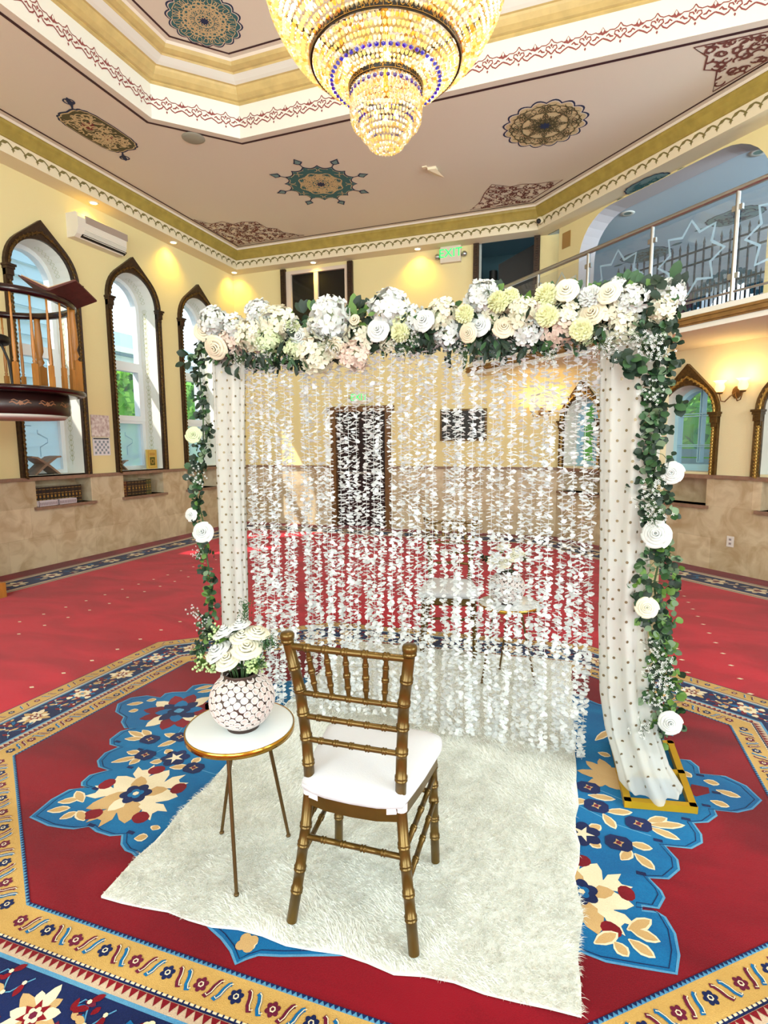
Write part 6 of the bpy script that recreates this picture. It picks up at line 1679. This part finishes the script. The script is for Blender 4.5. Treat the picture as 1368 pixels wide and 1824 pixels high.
mb = MB(); mb.box((-.06, -.05, -.03), (.05, .05, 0)); mb.add([(-.05, -.04, -.03), (.05, -.05, -.03), (.13, .10, -.09), (.0, .08, -.05)], [(0, 1, 2, 3)]); mb.build('bracket', M_cream, t)
mb = MB(); mb.box((-.12, -.10, -.012), (-.06, -.05, 0)); mb.build('tab', M_cream, t)
mb = MB(); mb.lathe([(0, 0), (.05, 0), (.055, .03), (.04, .05), (.03, .09), (0, .09)], (0, 0, 0), 20, M=Matrix.Rotation(math.radians(115), 4, 'X') @ Matrix.Rotation(.5, 4, 'Y'))
t = thing('security_camera', 'small white dome security camera in the cornice corner', 'camera', (-.71, 8.90, 4.82)); mb.build('body', M_cream, t)
mb = MB(); mb.ball((-.0, -.075, -.035), .034, 12, 8); mb.build('lens', M_black, t)
mb = MB(); mb.prism(rect(-6.62, -6.46, 4.40, 4.62), F_up, -.012, 0); o = mb.build('brass_plaque', mat('dull_brass_plaque', (176, 140, 84), .5, .3), loc=F_up(-6.54, 4.5)); tag(o, 'small brass plaque on the yellow wall left of the gallery arch', 'plaque')
# calendar
t = thing('calendar', 'paper wall calendar with checked days between the first two arched windows', 'calendar', F_left(5.93, 1.65))
mb = MB(); mb.prism(rect(5.78, 6.09, 1.64, 1.94), F_left, -.012, -.0); mb.build('picture_page', mat('calendar_picture', (236, 228, 224), .8, noise=.5, nscale=22, rgb2=(184, 160, 156)), t, world=True)
mb = MB(); mb.prism(rect(5.79, 6.08, 1.38, 1.63), F_left, -.010, -.0); pg = mb.build('date_page', mat('calendar_page', (228, 226, 232), .8), t, world=True)
mb = MB(); Sx = Sheet(mb, lambda u, v, h: F_left(u, v, -.010-h), .001)
for r_ in range(5):
    for c_ in range(7):
        if (r_+c_) % 2 == 0: x, z = 5.815+c_*.035, 1.40+r_*.038; Sx.poly(rect(x, x+.033, z, z+.034), 0)
Sx.poly(rect(5.80, 6.06, 1.605, 1.622), 1)
mb.build('date_grid', [mat('calendar_grey', (140, 150, 160), .8), M_black], pg, world=True)
# book stands (folding wooden lecterns) on the sills, standing book
def rehal(lab, u, z, rot, s=1.0, leafside=True):
    t = thing('folding_book_stand', lab, 'book stand', F_left(u, z, .14), rot)
    W1 = mat('grey_wood_stand', (150, 124, 104), .55, noise=.3, nscale=12) if 'grey_wood_stand' not in MATS else MATS['grey_wood_stand']
    for sg in (-1, 1):
        mb = MB(); P = [(-.19*sg, .0), (-.155*sg, .0), (.0, .115), (.14*sg, .205), (.21*sg, .215), (.20*sg, .235), (.12*sg, .225), (-.02*sg, .14)]
        mb.prism([(x*s, y*s) for x, y in P], lambda u_, v_, d: (d, u_, v_+.002), -.10*s+(.003*sg), .10*s+(.003*sg)); mb.build('panel', W1, t)
    return t
rehal('larger folding wooden book stand on the sill below the pulpit', 5.12, RAILZ+.032, 0, 1.0)
rehal('small folding wooden book stand on the sill of the middle arched window', 6.36, RAILZ+.032, 0, .62)
t = thing('standing_book', 'gold book with green ornament standing on the sill of the middle arched window', 'book', F_left(6.93, RAILZ+.033, .06))
mb = MB(); mb.prism(rect(6.84, 7.04, RAILZ+.033, RAILZ+.333), F_left, .04, .075); mb.build('cover', mat('pale_gold_cover', (214, 182, 90), .5), t, world=True)
mb = MB(); Sx = Sheet(mb, lambda u, v, h: F_left(u, v, .04-h), .001); Sx.poly(rect(6.855, 7.025, RAILZ+.05, RAILZ+.318), 2); Sx.poly(rect(6.865, 7.015, RAILZ+.06, RAILZ+.308), 3, 2); Sx.poly(rect(6.885, 6.995, RAILZ+.085, RAILZ+.215), 0, 3)
Sx.lobed((6.94, RAILZ+.15), .045, 8, .3, 1, 4); Sx.lobed((6.94, RAILZ+.15), .025, 6, .3, 0, 5); Sx.poly(rect(6.88, 7.0, RAILZ+.24, RAILZ+.285), 2, 4)
mb.build('cover_ornament', [mat('moss_green_ornament', (90, 88, 24), .5), M_giltL, mat('cover_tan_line', (190, 150, 70), .5), MATS['pale_gold_cover']], t, world=True)
mb = MB(); mb.prism(rect(4.98, 5.22, RAILZ+.033, RAILZ+.046), F_left, .06, .12); tag(mb.build('pen_tray', M_black, loc=F_left(5.1, RAILZ+.033, .09)), 'flat black tray on the sill beside the larger book stand', 'tray')
# books in the niches
SP = [mat('spine_dark_brown', (46, 34, 26), .5), mat('spine_black', (30, 26, 26), .5), mat('spine_maroon', (92, 50, 34), .5), mat('spine_green', (70, 72, 40), .5)]
M_gtool = mat('spine_gold_tooling', (170, 136, 72), .4, .6); M_pages = mat('page_block', (214, 200, 170), .8)
def book(u, w, h, d, m, lab, grp):
    t = thing('book', lab, 'book', F_left(u+w/2, .761, .06), 0, grp)
    mb = MB(); mb.prism(rect(u, u+w*.96, .761, .761+h), F_left, .05, .05+d)
    mb.build('cover', m, t, world=True)
    mb = MB(); Sx = Sheet(mb, lambda a, b, h_: F_left(a, b, .05-h_), .0008)
    for z0, z1 in ((.10, .13), (.30, .34), (.62, .66), (.86, .89)): Sx.poly(rect(u+w*.1, u+w*.86, .761+h*z0, .761+h*z1), 0)
    Sx.poly(rect(u+w*.25, u+w*.7, .761+h*.42, .761+h*.56), 0)
    mb.build('spine_tooling', M_gtool, t, world=True)
    mb = MB(); mb.prism(rect(u+w*.1, u+w*.86, .761+h, .761+h+.0015), F_left, .054, .05+d-.006); mb.build('pages', M_pages, t, world=True)
for i in range(13): book(4.915+i*.053, .052, .235, .17, SP[i % 2], 'dark gilt-banded book in the uniform row of the niche under the left window', 'uniform dark books in the left niche')
rb = random.Random(8)
u = 6.30; kinds = [(.10, 2, 'wide reddish-brown gilt book at the left end of the middle niche'), (.085, 0, 'broad dark brown gilt book second from left in the middle niche'), (.06, 0, None), (.06, 0, None), (.06, 0, None), (.06, 0, None), (.045, 1, 'slim black book near the right end of the middle niche'), (.05, 3, 'olive gilt book second from right in the middle niche'), (.05, 3, 'olive gilt book at the right end of the middle niche')]
for w, m, lab in kinds:
    book(u, w, .225 if m != 3 else .235, .16, SP[m], lab or 'dark brown gilt book in the centre of the row in the middle niche', 'dark brown books in the centre of the middle niche' if lab is None else None); u += w+.003
M_bask = mat('lilac_plastic_basket', (206, 196, 204), .5)
def basket(u, lab):
    t = thing('plastic_basket', lab, 'basket', F_left(u, .761, -.01)); mb = MB()
    for a0_, a1_, b0, b1 in ((-.13, .13, -.042, -.038), (-.13, .13, .036, .04), (-.13, -.126, -.042, .04), (.126, .13, -.042, .04)): mb.prism(rect(u+a0_, u+a1_, .762, .83), F_left, b0, b1)
    mb.prism(rect(u-.13, u+.13, .7612, .765), F_left, -.042, .04); mb.build('shell', M_bask, t, world=True)
    mb = MB()
    for q in range(11): mb.prism(rect(u-.118+q*.022, u-.106+q*.022, .775, .812), F_left, -.0435, -.0415)
    mb.build('slot_pattern', mat('basket_slot_shadow', (140, 126, 132), .7) if 'basket_slot_shadow' not in MATS else MATS['basket_slot_shadow'], t, world=True)
basket(5.03, 'pale slotted plastic basket at the left of the left niche ledge'); basket(5.31, 'pale slotted plastic basket at the right of the left niche ledge')
# framed dark screen on the far wall, seen through petals
t = thing('wall_screen', 'small dark screen in a thin bronze frame on the far wall behind the petals', 'screen', F_far(-1.88, 1.83))
mb = MB(); mb.prism(rect(-2.28, -1.49, 1.57, 2.10), F_far, -.04, 0); mb.build('frame', M_gilt, t, world=True)
mb = MB(); mb.prism(rect(-2.25, -1.52, 1.60, 2.07), F_far, -.043, -.039); mb.build('screen', M_black, t, world=True)
# outlets
def outlet(fn, u, z, lab):
    t = thing('wall_outlet', lab, 'outlet', fn(u, z)); mb = MB(); mb.prism(rect(u-.04, u+.04, z-.062, z+.062), fn, -.008, 0); mb.build('plate', mat('outlet_white', (226, 220, 216), .4) if 'outlet_white' not in MATS else MATS['outlet_white'], t, world=True)
    mb = MB()
    for dz in (-.024, .024): mb.prism(rect(u-.014, u+.014, z+dz-.012, z+dz+.012), fn, -.0095, -.0078)
    mb.build('socket', mat('outlet_grey', (150, 140, 144), .5) if 'outlet_grey' not in MATS else MATS['outlet_grey'], t, world=True)
outlet(F_right, -3.93, .37, 'white electrical outlet on the travertine below the gallery'); outlet(F_far, -4.87, .34, 'white electrical outlet on the far wall behind the petals')
# sconces with two tulip shades
M_shade = mat('lit_frosted_shade', (255, 236, 196), .4, emit=1.3, emit_rgb=(255, 214, 140), transl=.3)
M_bronze = mat('aged_bronze', (120, 88, 50), .4, .7)
def sconce(lab, fn, u, z):
    t = thing('wall_sconce', lab, 'lamp', fn(u, z, -.02))
    mb = MB(); c = Vector(fn(u, z, 0)); mb.prism([(u+.05*math.cos(q), z+.07*math.sin(q)) for q in [i*.6283 for i in range(10)]], fn, -.025, 0)
    for sg in (-1, 1):
        P = [fn(u, z, -.03), fn(u+sg*.03, z-.04, -.08), fn(u+sg*.07, z-.10, -.11), fn(u+sg*.11, z-.09, -.12), fn(u+sg*.13, z-.02, -.12), fn(u+sg*.13, z+.0, -.12)]
        mb.tube(P, .007, 6); mb.lathe([(.0, -.02), (.03, -.012), (.036, .005), (.0, .005)], fn(u+sg*.13, z+.005, -.12), 12)
    mb.build('bracket_arm', M_bronze, t, world=True)
    for sg in (-1, 1):
        mb = MB(); o_ = Vector(fn(u+sg*.13, z+.01, -.12)); V = []; n = 18; pr = [(.028, .0), (.048, .025), (.052, .06), (.040, .095), (.048, .115), (.068, .13)]
        for r_, h in pr:
            for k_ in range(n): a = 2*math.pi*k_/n; q = 1+(.14*math.cos(6*a) if h > .1 else 0); V.append(o_+Vector((r_*q*math.cos(a), r_*q*math.sin(a), h)))
        mb.add(V, [(j*n+k_, j*n+(k_+1) % n, (j+1)*n+(k_+1) % n, (j+1)*n+k_) for j in range(5) for k_ in range(n)], 0, True)
        sh = mb.build('glass_shade', M_shade, t, world=True)
        point_light('sconce_lamp', fn(u+sg*.13, z+.19, -.14), 3.2, (1, .62, .22), .03)
sconce('brass sconce with two lit tulip shades between the gilded arches', F_right, -3.97, 2.07)
sconce('brass sconce with lit tulip shades glowing behind the petal curtain near the corner', F_far, -.62, 2.02)
# recessed can lights in the gallery ceiling
for c, l in (((.50, 8.80), 'small recessed can light in the blue gallery ceiling near the first railing posts'), ((1.74, 7.54), 'recessed can light at the right end of the gallery ceiling')):
    t = thing('gallery_downlight', l, 'light', (c[0], c[1], GZ)); mb = MB(); mb.lathe([(.05, -.004), (.09, -.008), (.095, 0)], (0, 0, 0), 24, cap=False); mb.build('trim_ring', M_white, t)
    mb = MB(); mb.lathe([(0, -.002), (.05, -.002)], (0, 0, 0), 20, cap=False); mb.build('lamp', mat('dim_lamp_lens', (130, 150, 140), .5) if 'dim_lamp_lens' not in MATS else MATS['dim_lamp_lens'], t)
